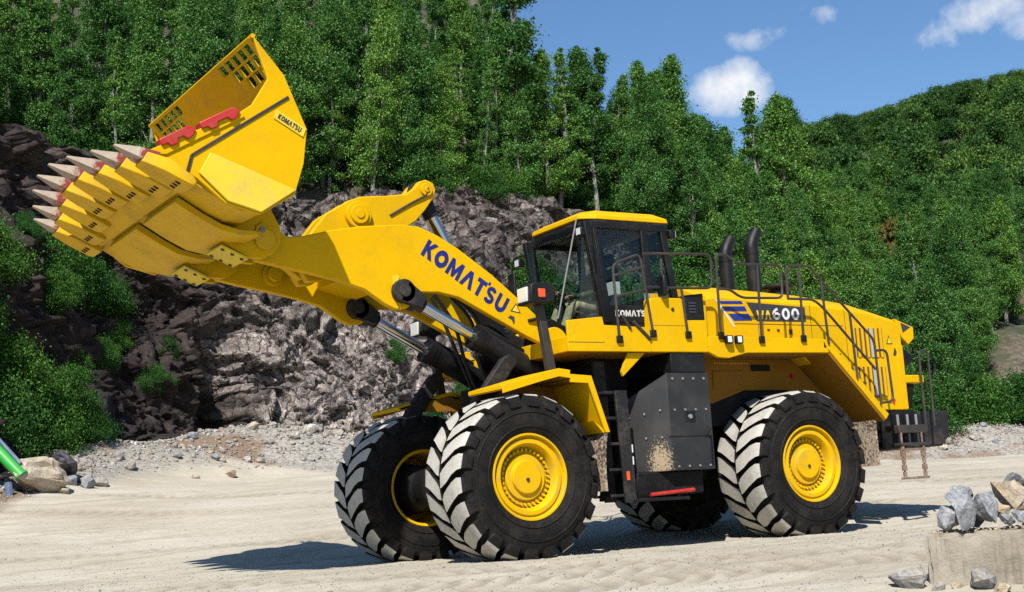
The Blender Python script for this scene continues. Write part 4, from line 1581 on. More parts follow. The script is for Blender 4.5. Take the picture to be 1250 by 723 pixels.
# ---------------------------------------------------------------- bucket
BW = 1.88
bucket = bpy.data.objects.new('bucket', None)
COL.objects.link(bucket)
bucket.parent = WL
bucket.location = (-5.6, 0, 4.2)
bucket['label'] = 'raised yellow rock bucket with red-painted teeth'
END = [(-5.596, 5.945), (-5.237, 5.515), (-4.988, 4.915), (-5.044, 4.515), (-5.166, 4.153), (-5.576, 3.907), (-5.97, 4.009), (-6.278, 4.262), (-6.585, 4.412), (-6.745, 4.471), (-6.775, 4.529),
       (-5.77, 5.037), (-5.625, 5.144), (-5.432, 5.455)]
for s in (-1, 1):
    mb = MB().prism(END, s * (BW - 0.05), s * BW)
    mb.obj('end_plate', 'yellow', bucket, bevel=0.008)
    WR = [(-6.259, 4.318), (-6.126, 4.548), (-5.156, 4.201), (-5.575, 3.925), (-5.951, 4.028)]
    mb = MB().prism(WR, s * (BW + 0.001), s * (BW + 0.035))
    mb.obj('corner_wear_plate', 'yellow_worn', bucket, bevel=0.008, label='paler worn corner plate')
    # raised rib line, its shadowed lower edge drawn as a dark strip
    for (xa, za), (xb, zb) in (((-6.376, 4.33), (-6.326, 4.504)), ((-6.326, 4.504), (-5.198, 5.263))):
        d = Vector((xb - xa, 0, zb - za)).normalized()
        q = Vector((-d.z, 0, d.x)) * 0.017
        mb = MB().prism([(xa - q.x, za - q.z), (xb - q.x, zb - q.z), (xb + q.x, zb + q.z), (xa + q.x, za + q.z)], s * (BW + 0.001), s * (BW + 0.012))
        mb.obj('rib_shade_strip', 'rail', bucket)
    # thick side cutter
    mb = MB().prism([(-6.775, 4.529), (-6.745, 4.471), (-6.60, 4.49), (-5.72, 4.985), (-5.77, 5.037)], s * (BW - 0.075), s * (BW + 0.022))
    mb.obj('side_cutter', 'yellow', bucket, bevel=0.008)
    # red bolt-on edge guards
    for a, b_ in ((0.03, 0.44), (0.50, 0.97)):
        p0 = Vector((-6.70, 0, 4.585))
        p1 = Vector((-5.76, 0, 5.06))
        d = (p1 - p0)
        qa, qb = p0 + d * a, p0 + d * b_
        u = d.normalized()
        nrm = Vector((-u.z, 0, u.x))
        prof = [qa - nrm * 0.03, qa + nrm * 0.045, qb + nrm * 0.06 - u * 0.06, qb - nrm * 0.0, qb - u * 0.06 - nrm * 0.055, qb - u * 0.13 - nrm * 0.075, qb - u * 0.17 - nrm * 0.025,
                qa + u * 0.20 - nrm * 0.025, qa + u * 0.17 - nrm * 0.075, qa + u * 0.09 - nrm * 0.07, qa + u * 0.07 - nrm * 0.03]
        mb = MB().prism([(p.x, p.z) for p in prof], s * (BW - 0.10), s * (BW + 0.055))
        mb.obj('edge_guard', 'red', bucket, bevel=0.01, label='red bolt-on edge guard')
    # KOMATSU plate
    mb = MB().prism([(-5.345, 5.105), (-5.385, 5.005), (-5.045, 4.815), (-5.005, 4.915)], s * (BW + 0.001), s * (BW + 0.014))
    mb.obj('name_plate', 'yellow_worn', bucket, bevel=0.003)

# shell: back sheet and floor, extruded between the end plates
SH = [(-5.237, 5.515), (-5.10, 5.20), (-5.01, 4.915), (-5.02, 4.70), (-5.07, 4.515), (-5.12, 4.30), (-5.20, 4.17), (-5.36, 4.05), (-5.576, 3.935), (-5.78, 3.95), (-5.97, 4.03), (-6.20, 4.165), (-6.50, 4.345)]


def offset_profile(pts, d):
    out = []
    for i, p in enumerate(pts):
        a = pts[max(i - 1, 0)]
        b_ = pts[min(i + 1, len(pts) - 1)]
        tx, tz = b_[0] - a[0], b_[1] - a[1]
        l = math.hypot(tx, tz)
        out.append((p[0] + tz / l * d, p[1] - tx / l * d))
    return out


inner = offset_profile(SH, 0.04)
if inner[4][0] > SH[4][0]:
    inner = offset_profile(SH, -0.04)
mb = MB().prism(SH + inner[::-1], -BW + 0.05, BW - 0.05)
mb.obj('shell', ['yellow_floor'], bucket, smooth=40)

# spill guard with two groups of slots
g0, g1 = Vector((-5.596, 0, 5.945)), Vector((-5.237, 0, 5.515))
gl_ = (g1 - g0).length
gu = (g1 - g0).normalized()
gn = Vector((gu.z, 0, -gu.x))
sl = [0.0, 0.04, 0.165, 0.19, 0.315, 0.34, 0.465, gl_]
ybase = [-BW + 0.05, -1.72]
cols = []
y = -1.72
for k in range(5):
    cols.append((y, y + 0.168))
    y += 0.20
yl = sorted(set([-BW + 0.05, BW - 0.05] + [round(q, 3) for c in cols for q in c] + [round(-q, 3) for c in cols for q in c]))
slots = set()
for k, (a, b_) in enumerate(cols):
    for r_ in range(3):
        if k <= (4, 3, 2)[r_]:
            slots.add((round(a, 3), r_))
            slots.add((round(-b_, 3), r_))
mb = MB()
rowmap = {1: 0, 3: 1, 5: 2}
for j in range(len(sl) - 1):
    j0 = 0
    for i in range(len(yl) - 1):
        if j in rowmap and (round(yl[i], 3), rowmap[j]) in slots:
            continue
        vs = []
        for sgn in (0, 1):
            for ss, yy in ((sl[j], yl[i]), (sl[j + 1], yl[i]), (sl[j + 1], yl[i + 1]), (sl[j], yl[i + 1])):
                p = g0 + gu * ss + gn * (0.035 * sgn)
                vs.append((p.x, yy, p.z))
        mb.add(vs, [(0, 1, 2, 3), (7, 6, 5, 4), (0, 1, 5, 4), (1, 2, 6, 5), (2, 3, 7, 6), (3, 0, 4, 7)])
o = mb.obj('spill_guard', 'yellow_floor', bucket)
wd = o.modifiers.new('weld', 'WELD')
mb = MB().cyl((-5.59, -BW, 5.93), (-5.59, BW, 5.93), 0.028, n=10)
mb.obj('top_rim', 'yellow', bucket)

# floor skids, heel
FU = Vector((-0.857, 0, 0.515))
FN = Vector((-0.515, 0, -0.857))       # outward (down) from the floor
SK = [(-6.30, 4.20), (-6.02, 4.03), (-5.80, 3.915), (-5.60, 3.865), (-5.40, 3.86), (-5.36, 3.80), (-5.58, 3.79), (-5.83, 3.84), (-6.06, 3.955), (-6.34, 4.125)]
for s in (-1, 1):
    mb = MB().prism(SK, s * 0.14, s * 1.30)
    mb.obj('floor_skid', 'yellow_floor', bucket, smooth=40, bevel=0.01)
# cutting edge, spade shaped
lip = []
for yy in (-1.88, -1.34, -0.80, -0.27, 0.27, 0.80, 1.34, 1.88):
    k = 1 - max(0, abs(yy) - 0.27) / 1.61
    lip.append((yy, 0.30 * k))
root = Vector((-6.32, 0, 4.245))
vs, fs = [], []
for th in (0.0, 0.075):
    for yy, ex in lip:
        p = root + FN * (th - 0.02) + FU * 0
        q = Vector((-6.62, 0, 4.425)) + FU * ex + FN * (th - 0.02)
        vs += [(p.x, yy, p.z), (q.x, yy, q.z)]
n_ = len(lip)
for i in range(n_ - 1):
    a, b_ = 2 * i, 2 * i + 2
    fs += [(a, a + 1, b_ + 1, b_), (a + 2 * n_, b_ + 2 * n_, b_ + 1 + 2 * n_, a + 1 + 2 * n_), (a + 1, a + 1 + 2 * n_, b_ + 1 + 2 * n_, b_ + 1), (a, b_, b_ + 2 * n_, a + 2 * n_)]
fs += [(0, 2 * n_, 2 * n_ + 1, 1), (2 * n_ - 2, 2 * n_ - 1, 4 * n_ - 1, 4 * n_ - 2)]
MB().add(vs, fs).obj('cutting_edge', 'yellow_floor', bucket, smooth=0, bevel=0.006)

# teeth
TIPS = [(-7.14, 4.56), (-7.25, 4.61), (-7.37, 4.67), (-7.44, 4.715), (-7.44, 4.715), (-7.37, 4.67), (-7.25, 4.605), (-7.135, 4.55)]
mb = MB()
w0, w1, h0, h1 = 0.138, 0.026, 0.070, 0.008
mb.hexa([(0, -w0, -h0), (0, w0, -h0), (0, w0, h0), (0, -w0, h0)], [(0.45, -w0 * 0.86, -h0 * 0.82), (0.45, w0 * 0.86, -h0 * 0.82), (0.45, w0 * 0.86, h0 * 0.72), (0.45, -w0 * 0.86, h0 * 0.72)])
mb.hexa([(0.45, -w0 * 0.86, -h0 * 0.82), (0.45, w0 * 0.86, -h0 * 0.82), (0.45, w0 * 0.86, h0 * 0.72), (0.45, -w0 * 0.86, h0 * 0.72)],
        [(0.99, -w1, -h1 - 0.012), (0.99, w1, -h1 - 0.012), (0.99, w1, h1 - 0.012), (0.99, -w1, h1 - 0.012)])
TOOTH = mb.mesh('tooth', ['tooth_metal'], 30)
for k, (tx, tz) in enumerate(TIPS):
    yy = -1.87 + k * 1.87 * 2 / 7
    if abs(yy) > 1.7:
        yy *= 0.965
    ex = lip[k][1]
    base = Vector((-6.64, yy, 4.435)) + FU * ex + FN * 0.02 + Vector((-0.05, 0, 0.01))
    tip = Vector((tx, yy, tz))
    d = tip - base
    L_ = d.length
    u = d.normalized()
    w_ = Vector((0, 1, 0))
    n2 = u.cross(w_)
    th = link('tooth', TOOTH, bucket)
    mw = Matrix(((u.x * L_, 0, n2.x, base.x), (u.y * L_, 1, n2.y, base.y), (u.z * L_, 0, n2.z, base.z), (0, 0, 0, 1)))
    th.matrix_parent_inverse = Matrix.Identity(4)
    th.matrix_basis = world_mat(bucket).inverted() @ mw
    # adapter straddling the lip
    mb = MB()
    b0 = base - FU * 0.40
    wA = 0.200
    vs = []
    for p, hh_, ww in ((base + u * 0.14, 0.062, 0.128), (base - FU * 0.10, 0.078, wA), (base - FU * 0.40, 0.052, wA), (base - FU * 0.46, 0.03, wA * 0.9)):
        c_ = p + FN * 0.028
        for a_, b_ in ((-1, -1), (1, -1), (1, 1), (-1, 1)):
            q = c_ + w_ * (ww * a_) + FN * (hh_ * b_)
            vs.append(q)
    fs = []
    for i in range(3):
        for j in range(4):
            fs.append((i * 4 + j, i * 4 + (j + 1) % 4, i * 4 + 4 + (j + 1) % 4, i * 4 + 4 + j))
    fs += [(3, 2, 1, 0), (12, 13, 14, 15)]
    mb.add(vs, fs)
    mb.obj('tooth_adapter', 'yellow_floor', bucket, bevel=0.014)
    # bolt slots under the adapter
    mb = MB()
    for i in range(3):
        c_ = base - FU * (0.30 + 0.0) + FN * 0.100 + w_ * (-0.09 + 0.09 * i)
        u0 = FU * 0.028
        vs = [c_ - u0 - w_ * 0.014, c_ + u0 - w_ * 0.014, c_ + u0 + w_ * 0.014, c_ - u0 + w_ * 0.014]
        vs += [v - FN * 0.05 for v in vs]
        mb.add(vs, [(0, 1, 2, 3), (7, 6, 5, 4), (0, 1, 5, 4), (1, 2, 6, 5), (2, 3, 7, 6), (3, 0, 4, 7)])
    mb.obj('bolt_slot', 'dark_frame', bucket)['kind'] = 'stuff'
# hinge brackets and bolted pads under the heel
HB_ = [(-5.95, 3.99), (-5.45, 4.02), (-5.05, 4.25), (-4.93, 4.02), (-4.93, 3.83), (-5.02, 3.70), (-5.16, 3.63), (-5.34, 3.64), (-5.60, 3.78)]
for s in (-1, 1):
    for yo in (0.47, 0.78):
        mb = MB().prism(HB_, s * yo, s * (yo + 0.075))
        mb.obj('hinge_bracket', 'yellow', bucket, bevel=0.01)
    mb = MB()
    mb.cyl((-5.13, s * 0.855, 3.86), (-5.13, s * 0.885, 3.86), 0.125, n=28)
    mb.prism([(-5.27, 3.86), (-5.23, 4.02), (-5.15, 4.06), (-5.02, 3.90), (-5.03, 3.80), (-5.15, 3.73)], s * 0.857, s * 0.875)
    mb.obj('pin_cover', 'yellow_floor', bucket, bevel=0.006)
    mb = MB().cyl((-5.16, s * 0.884, 3.97), (-5.16, s * 0.895, 3.97), 0.035, n=14)
    mb.obj('cover_bolt', 'grey_metal', bucket)
    mb = MB().prism([(-5.68, 3.745), (-5.36, 3.60), (-5.345, 3.63), (-5.67, 3.775)], s * 0.40, s * 0.90)
    pad = mb.obj('bolted_pad', 'yellow_worn', bucket, bevel=0.008)
    mb = MB()
    for i, (q, yy) in enumerate(((0.15, 0.46), (0.15, 0.84), (0.5, 0.46), (0.5, 0.84), (0.85, 0.46), (0.85, 0.84))):
        x, z = -5.68 + 0.32 * q, 3.745 - 0.145 * q
        mb.cyl((x, s * yy, z + 0.01), (x - 0.007, s * yy, z - 0.015), 0.022, n=8)
    mb.obj('pad_bolt', 'rail', bucket)

# ---------------------------------------------------------------- front fenders
FEN = [(-2.587, 2.049), (-2.047, 2.185), (-1.783, 2.244), (-1.617, 2.224), (-1.622, 2.174), (-1.308, 2.153), (-1.087, 1.453)]
for s in (-1, 1):
    lo = [(x + (0.0 if i < 5 else -0.045), z - (0.05 if i < 6 else 0.0)) for i, (x, z) in enumerate(FEN)]
    fen = MB().prism(FEN + lo[::-1], s * 1.755, s * 0.95).obj('fender', 'yellow', WL, bevel=0.006)
    lip_ = [(x, z - 0.10) for x, z in FEN[:5]] + [(-1.36, 2.06), (-1.155, 1.453)]
    MB().prism(FEN + lip_[::-1], s * 1.757, s * 1.785).obj('fender_lip', 'yellow', fen, bevel=0.005)
    MB().prism([(-2.587, 2.03), (-2.047, 2.16), (-1.31, 2.13), (-1.10, 1.45), (-1.3, 1.55), (-1.5, 1.98), (-2.4, 1.98)], s * 0.95, s * 0.97).obj('inner_wall', 'yellow_shade_grime', fen)
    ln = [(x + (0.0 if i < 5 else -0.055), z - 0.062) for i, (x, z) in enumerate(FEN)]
    MB().prism([(x, z + 0.008) for x, z in ln[:6]] + ln[5::-1], s * 1.745, s * 0.97).obj('fender_shade', 'yellow_shade_grime', fen)  # thin sheet added so the fender's underside shade sits in its colour
    MB().prism([(-1.30, 1.60), (-1.10, 1.452), (-1.17, 1.452)], s * 1.75, s * 1.30).obj('gusset', 'yellow', fen)
    mb = MB()
    vs, fs = [], []
    for i in range(7):
        z = 1.50 - 0.76 * i / 6
        dx = 0.03 * math.sin(i / 6 * 3.0)
        vs += [(-1.10 - dx - 0.01 * i, s * 1.76, z), (-1.10 - dx - 0.01 * i, s * 1.30, z), (-1.13 - dx - 0.01 * i, s * 1.30, z), (-1.13 - dx - 0.01 * i, s * 1.76, z)]
    for i in range(6):
        for j in range(4):
            fs.append((i * 4 + j, i * 4 + (j + 1) % 4, i * 4 + 4 + (j + 1) % 4, i * 4 + 4 + j))
    fs += [(0, 1, 2, 3), (24, 25, 26, 27)]
    MB().add(vs, fs).obj('mudflap', 'muddy_flap', WL)

# headlamp posts on the fenders
for s in (-1, 1):
    lp = MB().hexa([(-1.72, s * 1.47, 2.22), (-1.60, s * 1.47, 2.22), (-1.60, s * 1.38, 2.22), (-1.72, s * 1.38, 2.22)],
                   [(-1.83, s * 1.47, 3.10), (-1.73, s * 1.47, 3.10), (-1.73, s * 1.38, 3.10), (-1.83, s * 1.38, 3.10)]).obj('lamp_post', 'rail', WL, bevel=0.008)
    MB().prism([(-2.02, 3.07), (-2.0, 3.30), (-1.93, 3.335), (-1.70, 3.335), (-1.63, 3.24), (-1.66, 3.10), (-1.78, 3.065)], s * 1.30, s * 1.62).obj('lamp_housing', 'black', lp, bevel=0.02)
    MB().box(-2.032, -2.0, s * 1.34, s * 1.56, 3.10, 3.28).obj('headlight', 'lamp_lens', lp, bevel=0.008)
    MB().box(-1.90, -1.80, s * 1.61, s * 1.64, 3.14, 3.25).obj('turn_signal', 'orange_lens', lp, bevel=0.01, label='orange turn signal')

# ---------------------------------------------------------------- platform, toolbox, walkway
PT = 2.66
for s in (-1, 1):
    plat = MB().prism([(-1.56, 2.47), (-1.56, PT), (2.74, PT), (2.80, 2.47)], s * 1.70, s * 0.60).obj('platform', 'yellow', WL, bevel=0.008)
    MB().box(-1.5, 2.70, s * 1.65, s * 0.62, 2.462, 2.468).obj('underside_shade', 'yellow_shade_grime', plat)  # added sheet; shade beneath the platform is put into its colour
    # apron of the platform: side skin ending in a low folded edge
    sk = MB().prism([(-1.556, 2.465), (-1.557, 2.85), (-1.021, 2.905), (-1.003, 2.80), (-0.288, 2.78), (-0.288, 2.463)], s * 1.702, s * 1.66)
    sk.obj('side_panel', 'yellow', WL, bevel=0.008)
    MB().box(-1.556, -1.012, s * 1.7035, s * 1.70, 2.575, 2.583).obj('panel_seam', 'rail', plat)
    MB().prism([(-0.283, 2.463), (-0.256, 3.14), (-0.22, 3.165), (0.25, 3.175), (0.285, 3.15), (0.331, 2.884), (0.646, 2.89), (0.655, 2.463)], s * 1.702, s * 1.56).obj('toolbox', 'yellow', WL, bevel=0.012)
    MB().box(-0.262, 0.325, s * 1.7035, s * 1.70, 2.806, 2.811).obj('toolbox_seam', 'rail', plat)
    MB().cyl((0.10, s * 1.70, 3.02), (0.10, s * 1.712, 3.02), 0.025, n=10).obj('latch', 'rail', plat)
    MB().prism([(0.34, 2.893), (0.34, 3.22), (0.66, 3.255), (0.66, 2.893)], s * 1.66, s * 1.50).obj('intake_vent', 'black', WL, bevel=0.01)
    mb = MB()
    for i in range(4):
        mb.box(0.40, 0.52, s * 1.668, s * 1.655, 2.99 + i * 0.04, 3.01 + i * 0.04)
    mb.obj('vent_slat', 'decal_dark', WL)
    # walkway edge beside the engine
    MB().prism([(0.66, 2.463), (0.66, PT + 0.02), (2.70, PT + 0.005), (2.795, 2.475), (1.30, 2.463), (0.98, 2.39), (0.80, 2.40)], s * 1.703, s * 1.64).obj('walkway_edge', 'yellow', WL, bevel=0.006)

# steps down the rear, with its yellow stringer
for s in (-1, 1):
    st = MB().prism([(2.70, 2.655), (2.795, 2.655), (3.83, 1.60), (3.76, 1.525), (2.765, 2.535), (2.70, 2.535)], s * 1.703, s * 1.655).obj('stair_stringer', 'yellow', WL, bevel=0.006)
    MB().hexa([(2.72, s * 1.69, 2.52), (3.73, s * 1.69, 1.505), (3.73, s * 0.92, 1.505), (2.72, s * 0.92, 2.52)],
              [(2.74, s * 1.69, 2.55), (3.76, s * 1.69, 1.535), (3.76, s * 0.92, 1.535), (2.74, s * 0.92, 2.55)]).obj('stair_underside', 'yellow_shade_grime', WL)
    for i in range(4):
        x = 2.86 + 0.22 * i
        z = 2.44 - 0.20 * i
        MB().box(x, x + 0.20, s * 1.655, s * 1.28, z, z + 0.03).obj('step', 'rail', st)

# inner wall of the engine bay over the rear wheel
for s in (-1, 1):
    wl = MB().prism([(0.58, 2.46), (2.75, 2.46), (3.75, 1.52), (3.75, 1.28), (3.1, 1.62), (2.6, 2.03), (1.8, 2.03), (1.2, 1.85), (0.62, 1.95)], s * 1.0, s * 0.94).obj('engine_bay_wall', 'yellow_shade_grime', WL)
    MB().box(1.25, 2.35, s * 1.012, s * 1.0, 2.04, 2.30).obj('access_panel', 'yellow_shade_grime', wl, bevel=0.006)
    MB().box(1.95, 2.28, s * 1.035, s * 1.012, 2.30, 2.38).obj('step_tread', 'dark_frame', wl, bevel=0.006)
    mb = MB()
    for (xa, xb, za, zb) in ((0.75, 1.10, 2.06, 2.16), (1.50, 1.80, 2.05, 2.08), (0.75, 1.15, 2.40, 2.44), (1.3, 1.9, 2.40, 2.43)):
        x = xa
        while x < xb:
            z = za
            while z < zb:
                mb.box(x, x + 0.022, s * 1.004, s * 0.99, z, z + 0.014)
                z += 0.034
            x += 0.045
    mb.obj('perforation', 'yellow_worn', wl)['kind'] = 'stuff'
    MB().cyl((2.7, s * 1.05, 2.22), (2.7, s * 1.0, 2.22), 0.03, n=10).obj('reflector', 'red_lens', wl)
    MB().box(3.50, 3.54, s * 1.72, s * 1.24, 0.885, 1.52).obj('mudflap', 'muddy_flap', WL)
# ---------------------------------------------------------------- cab
cab = bpy.data.objects.new('cab', None)
COL.objects.link(cab)
cab.parent = WL
cab.location = (0.15, 0, 2.7)
cab['label'] = 'operator cab with dark tinted glass and yellow roof'


def quad_bar(mb, a, b_, w, d_in):
    """square post from a to b"""
    a, b_ = V3(a), V3(b_)
    mb.hexa([a + Vector(o) for o in ((-w, -d_in, 0), (w, -d_in, 0), (w, d_in, 0), (-w, d_in, 0))], [b_ + Vector(o) for o in ((-w, -d_in, 0), (w, -d_in, 0), (w, d_in, 0), (-w, d_in, 0))])


ROOF = [(-0.53, -0.60), (-0.50, 0.60), (-0.36, 0.80), (0.86, 0.80), (0.86, -0.80), (-0.36, -0.80)]
vs = [(x, y, 4.39 + (0.03 if abs(y) < 0.7 else 0.0)) for x, y in ROOF] + [(x * 0.985 + 0.002, y * 0.985, 4.455 + (0.03 if abs(y) < 0.7 else 0.0)) for x, y in ROOF] + [(x * 0.80 + 0.03, y * 0.80, 4.545) for x, y in ROOF]
fs = [tuple(range(5, -1, -1)), tuple(range(12, 18))]
for k in range(2):
    fs += [(k * 6 + i, k * 6 + (i + 1) % 6, k * 6 + 6 + (i + 1) % 6, k * 6 + 6 + i) for i in range(6)]
rf = MB().add(vs, fs).obj('roof', 'yellow', cab, bevel=0.012, smooth=30)
vs = [(x * 0.97, y * 0.97, 4.33) for x, y in ROOF] + [(x * 0.985, y * 0.985, 4.388) for x, y in ROOF]
MB().add(vs, [tuple(range(5, -1, -1)), tuple(range(6, 12))] + [(i, (i + 1) % 6, 6 + (i + 1) % 6, 6 + i) for i in range(6)]).obj('headliner', 'black_dusty', cab)
# lower body
mb = MB()
mb.prism([(-0.62, 2.30), (-0.95, 2.66), (-0.45, 3.02), (-0.28, 3.03), (0.92, 3.05), (0.92, 2.66)], -0.79, 0.79)
mb.obj('cab_base', 'black', cab, bevel=0.015)
for s in (-1, 1):
    mb = MB()
    quad_bar(mb, (-0.30, s * 0.765, 2.98), (-0.505, s * 0.745, 4.36), 0.055, 0.045)
    mb.obj('front_pillar', 'black', cab, bevel=0.01)
    mb = MB()
    quad_bar(mb, (-0.235, s * 0.785, 2.98), (-0.40, s * 0.77, 4.36), 0.032, 0.022)
    mb.obj('door_frame_front', 'black', cab, bevel=0.01)
    mb = MB()
    quad_bar(mb, (0.45, s * 0.785, 3.02), (0.435, s * 0.77, 4.36), 0.055, 0.022)
    mb.obj('middle_pillar', 'black', cab, bevel=0.01)
    mb = MB()
    quad_bar(mb, (0.93, s * 0.77, 3.02), (0.76, s * 0.755, 4.37), 0.05, 0.035)
    mb.obj('rear_pillar', 'black', cab, bevel=0.01)
    MB().box(-0.45, 0.80, s * 0.795, s * 0.74, 4.27, 4.36).obj('top_rail', 'black', cab, bevel=0.008)
    MB().box(-0.30, 0.90, s * 0.80, s * 0.75, 2.98, 3.22).obj('sill_rail', 'black', cab, bevel=0.008)
    # door and rear side glass, set between the pillars
    MB().hexa([(-0.21, s * 0.775, 3.21), (0.40, s * 0.775, 3.21), (0.40, s * 0.765, 3.21), (-0.21, s * 0.765, 3.21)],
              [(-0.365, s * 0.757, 4.28), (0.38, s * 0.757, 4.28), (0.38, s * 0.747, 4.28), (-0.365, s * 0.747, 4.28)]).obj('door_glass', 'cab_glass', cab, smooth=0)
    MB().hexa([(0.505, s * 0.775, 3.21), (0.865, s * 0.775, 3.21), (0.865, s * 0.765, 3.21), (0.505, s * 0.765, 3.21)],
              [(0.49, s * 0.757, 4.28), (0.715, s * 0.757, 4.28), (0.715, s * 0.747, 4.28), (0.49, s * 0.747, 4.28)]).obj('rear_side_glass', 'cab_glass', cab, smooth=0)
    MB().hexa([(-0.59, s * 0.53, 2.74), (-0.345, s * 0.74, 2.90), (-0.335, s * 0.73, 2.90), (-0.58, s * 0.52, 2.74)],
              [(-0.525, s * 0.585, 4.33), (-0.545, s * 0.71, 4.33), (-0.535, s * 0.70, 4.33), (-0.515, s * 0.575, 4.33)]).obj('corner_glass', 'cab_glass', cab, smooth=0)
MB().hexa([(-0.625, -0.48, 2.74), (-0.625, 0.48, 2.74), (-0.615, 0.48, 2.74), (-0.615, -0.48, 2.74)],
          [(-0.525, -0.54, 4.33), (-0.525, 0.54, 4.33), (-0.515, 0.54, 4.33), (-0.515, -0.54, 4.33)]).obj('windshield', 'cab_glass', cab, smooth=0)
MB().hexa([(0.925, -0.72, 3.25), (0.925, 0.72, 3.25), (0.935, 0.72, 3.25), (0.935, -0.72, 3.25)],
          [(0.77, -0.72, 4.30), (0.77, 0.72, 4.30), (0.78, 0.72, 4.30), (0.78, -0.72, 4.30)]).obj('rear_glass', 'cab_glass', cab, smooth=0)
MB().box(0.72, 0.95, -0.76, 0.76, 2.7, 3.24).obj('rear_wall', 'black', cab, bevel=0.01)
MB().box(-0.52, -0.44, -0.62, 0.62, 4.26, 4.36).obj('front_header', 'black', cab, bevel=0.01)
# wiper, aerial
MB().tube([(-0.90, -0.52, 3.06), (-0.72, -0.56, 3.75), (-0.545, -0.60, 4.42)], 0.011, 6).obj('wiper', 'grey_metal', cab)
MB().tube([(-0.30, -0.42, 4.50), (-0.36, -0.45, 4.58)], 0.01, 6).obj('aerial', 'rail', cab)
# sticker on the far front pillar
MB().box(-0.56, -0.545, 0.49, 0.57, 3.40, 3.56).obj('sticker', 'white_paint', cab)
MB().box(-0.558, -0.543, 0.49, 0.57, 3.57, 3.72).obj('warning_sticker', 'yellow', cab)
# work lamps at the roof corners, rear lamp
for x, y, z, dx in ((-0.56, -0.72, 4.22, -1), (-0.56, 0.88, 4.08, -1), (0.90, -0.78, 4.24, 1)):
    wl_ = MB().box(x - 0.05, x + 0.05, y - 0.06, y + 0.06, z - 0.06, z + 0.06).obj('work_lamp', 'black', cab, bevel=0.015)
    MB().box(min(x + dx * 0.052, x + dx * 0.06), max(x + dx * 0.052, x + dx * 0.06), y - 0.045, y + 0.045, z - 0.045, z + 0.045).obj('lens', 'lamp_lens', wl_)
# mirrors
for s in (-1, 1):
    mr = MB().tube(rounded([(-0.45, s * 0.78, 4.2), (-0.60, s * 0.98, 4.18), (-0.62, s * 1.02, 3.95)], 0.08), 0.014, 6).obj('mirror_arm', 'black', cab)
    if s > 0:
        MB().box(-0.645, -0.60, s * 0.93, s * 1.11, 3.52, 3.95).obj('mirror', 'black', mr, bevel=0.015)
mr = MB().tube(rounded([(-0.02, -1.70, 3.68), (-0.06, -1.74, 3.55), (-0.06, -1.74, 3.30)], 0.05), 0.015, 6).obj('side_mirror_arm', 'rail', WL)
MB().box(-0.10, -0.04, -1.82, -1.66, 3.18, 3.46).obj('mirror', 'black', mr, bevel=0.025)
# interior: seat, console, steering column
mb = MB()
mb.box(-0.18, 0.30, -0.27, 0.27, 2.98, 3.20)
mb.hexa([(0.22, -0.26, 3.18), (0.36, -0.26, 3.18), (0.36, 0.26, 3.18), (0.22, 0.26, 3.18)], [(0.30, -0.22, 3.86), (0.40, -0.22, 3.86), (0.40, 0.22, 3.86), (0.30, 0.22, 3.86)])
mb.box(0.30, 0.40, -0.13, 0.13, 3.90, 4.08)
mb.obj('driver_seat', 'seat_cloth', cab, bevel=0.04)
mb = MB().cyl((-0.55, 0, 2.9), (-0.46, 0, 3.45), 0.05, n=12)
mb.tube([(-0.45 + 0.17 * math.cos(a) * 0.35, 0.18 * math.sin(a), 3.49 + 0.17 * math.cos(a) * 0.9) for a in np.linspace(0, 2 * math.pi, 20, endpoint=False)], 0.014, 6, closed=True)
mb.obj('steering_wheel', 'black', cab)
MB().box(-0.15, 0.45, 0.30, 0.62, 2.98, 3.30).box(0.0, 0.42, -0.44, -0.30, 3.20, 3.27).obj('console', 'black_dusty', cab, bevel=0.02)
MB().box(-0.02, 0.10, -0.60, -0.45, 3.40, 3.58).obj('paper_note', 'white_paint', cab)

# ---------------------------------------------------------------- hood
HT = [(1.0, 3.30), (1.249, 3.335), (1.32, 3.335), (2.511, 3.286), (3.135, 3.254), (4.103, 3.156), (4.72, 3.02)]


def hood_section(x, z, zb):
    return [(x, -1.25, zb), (x, -1.25, z - 0.05), (x, -1.20, z), (x, -0.75, z + 0.19), (x, 0.75, z + 0.19), (x, 1.20, z), (x, 1.25, z - 0.05), (x, 1.25, zb)]


vs, fs = [], []
ZB = [2.60, 2.60, 2.60, 2.60, 2.20, 1.70, 1.69]
for (x, z), zb in zip(HT, ZB):
    sec = hood_section(x, z, zb)
    if x < 1.1:
        sec = [(x + (0.0 if 1 <= i <= 6 else -0.0), y, zz) for i, (x, y, zz) in enumerate(sec)]
    vs += sec
for k in range(len(HT) - 1):
    for i in range(7):
        fs.append((k * 8 + i, k * 8 + i + 1, k * 8 + 9 + i, k * 8 + 8 + i))
    fs.append((k * 8 + 7, k * 8, k * 8 + 8, k * 8 + 15))
fs += [tuple(range(7, -1, -1)), tuple(range((len(HT) - 1) * 8, len(HT) * 8))]
hood = MB().add(vs, fs).obj('hood', 'yellow', WL, bevel=0.012, smooth=25)
# front bulkhead of the hood, tapering towards the cab
MB().prism([(0.67, 2.66), (0.67, 3.22), (0.85, 3.30), (0.998, 3.30), (0.998, 2.66)], -1.30, 1.30).obj('hood_front', 'yellow', hood, bevel=0.012)


def side_poly(name, pts, mat, y, parent=hood, th=0.003, label=None):
    return MB().prism(pts, y, y - th).obj(name, mat, parent, label=label)


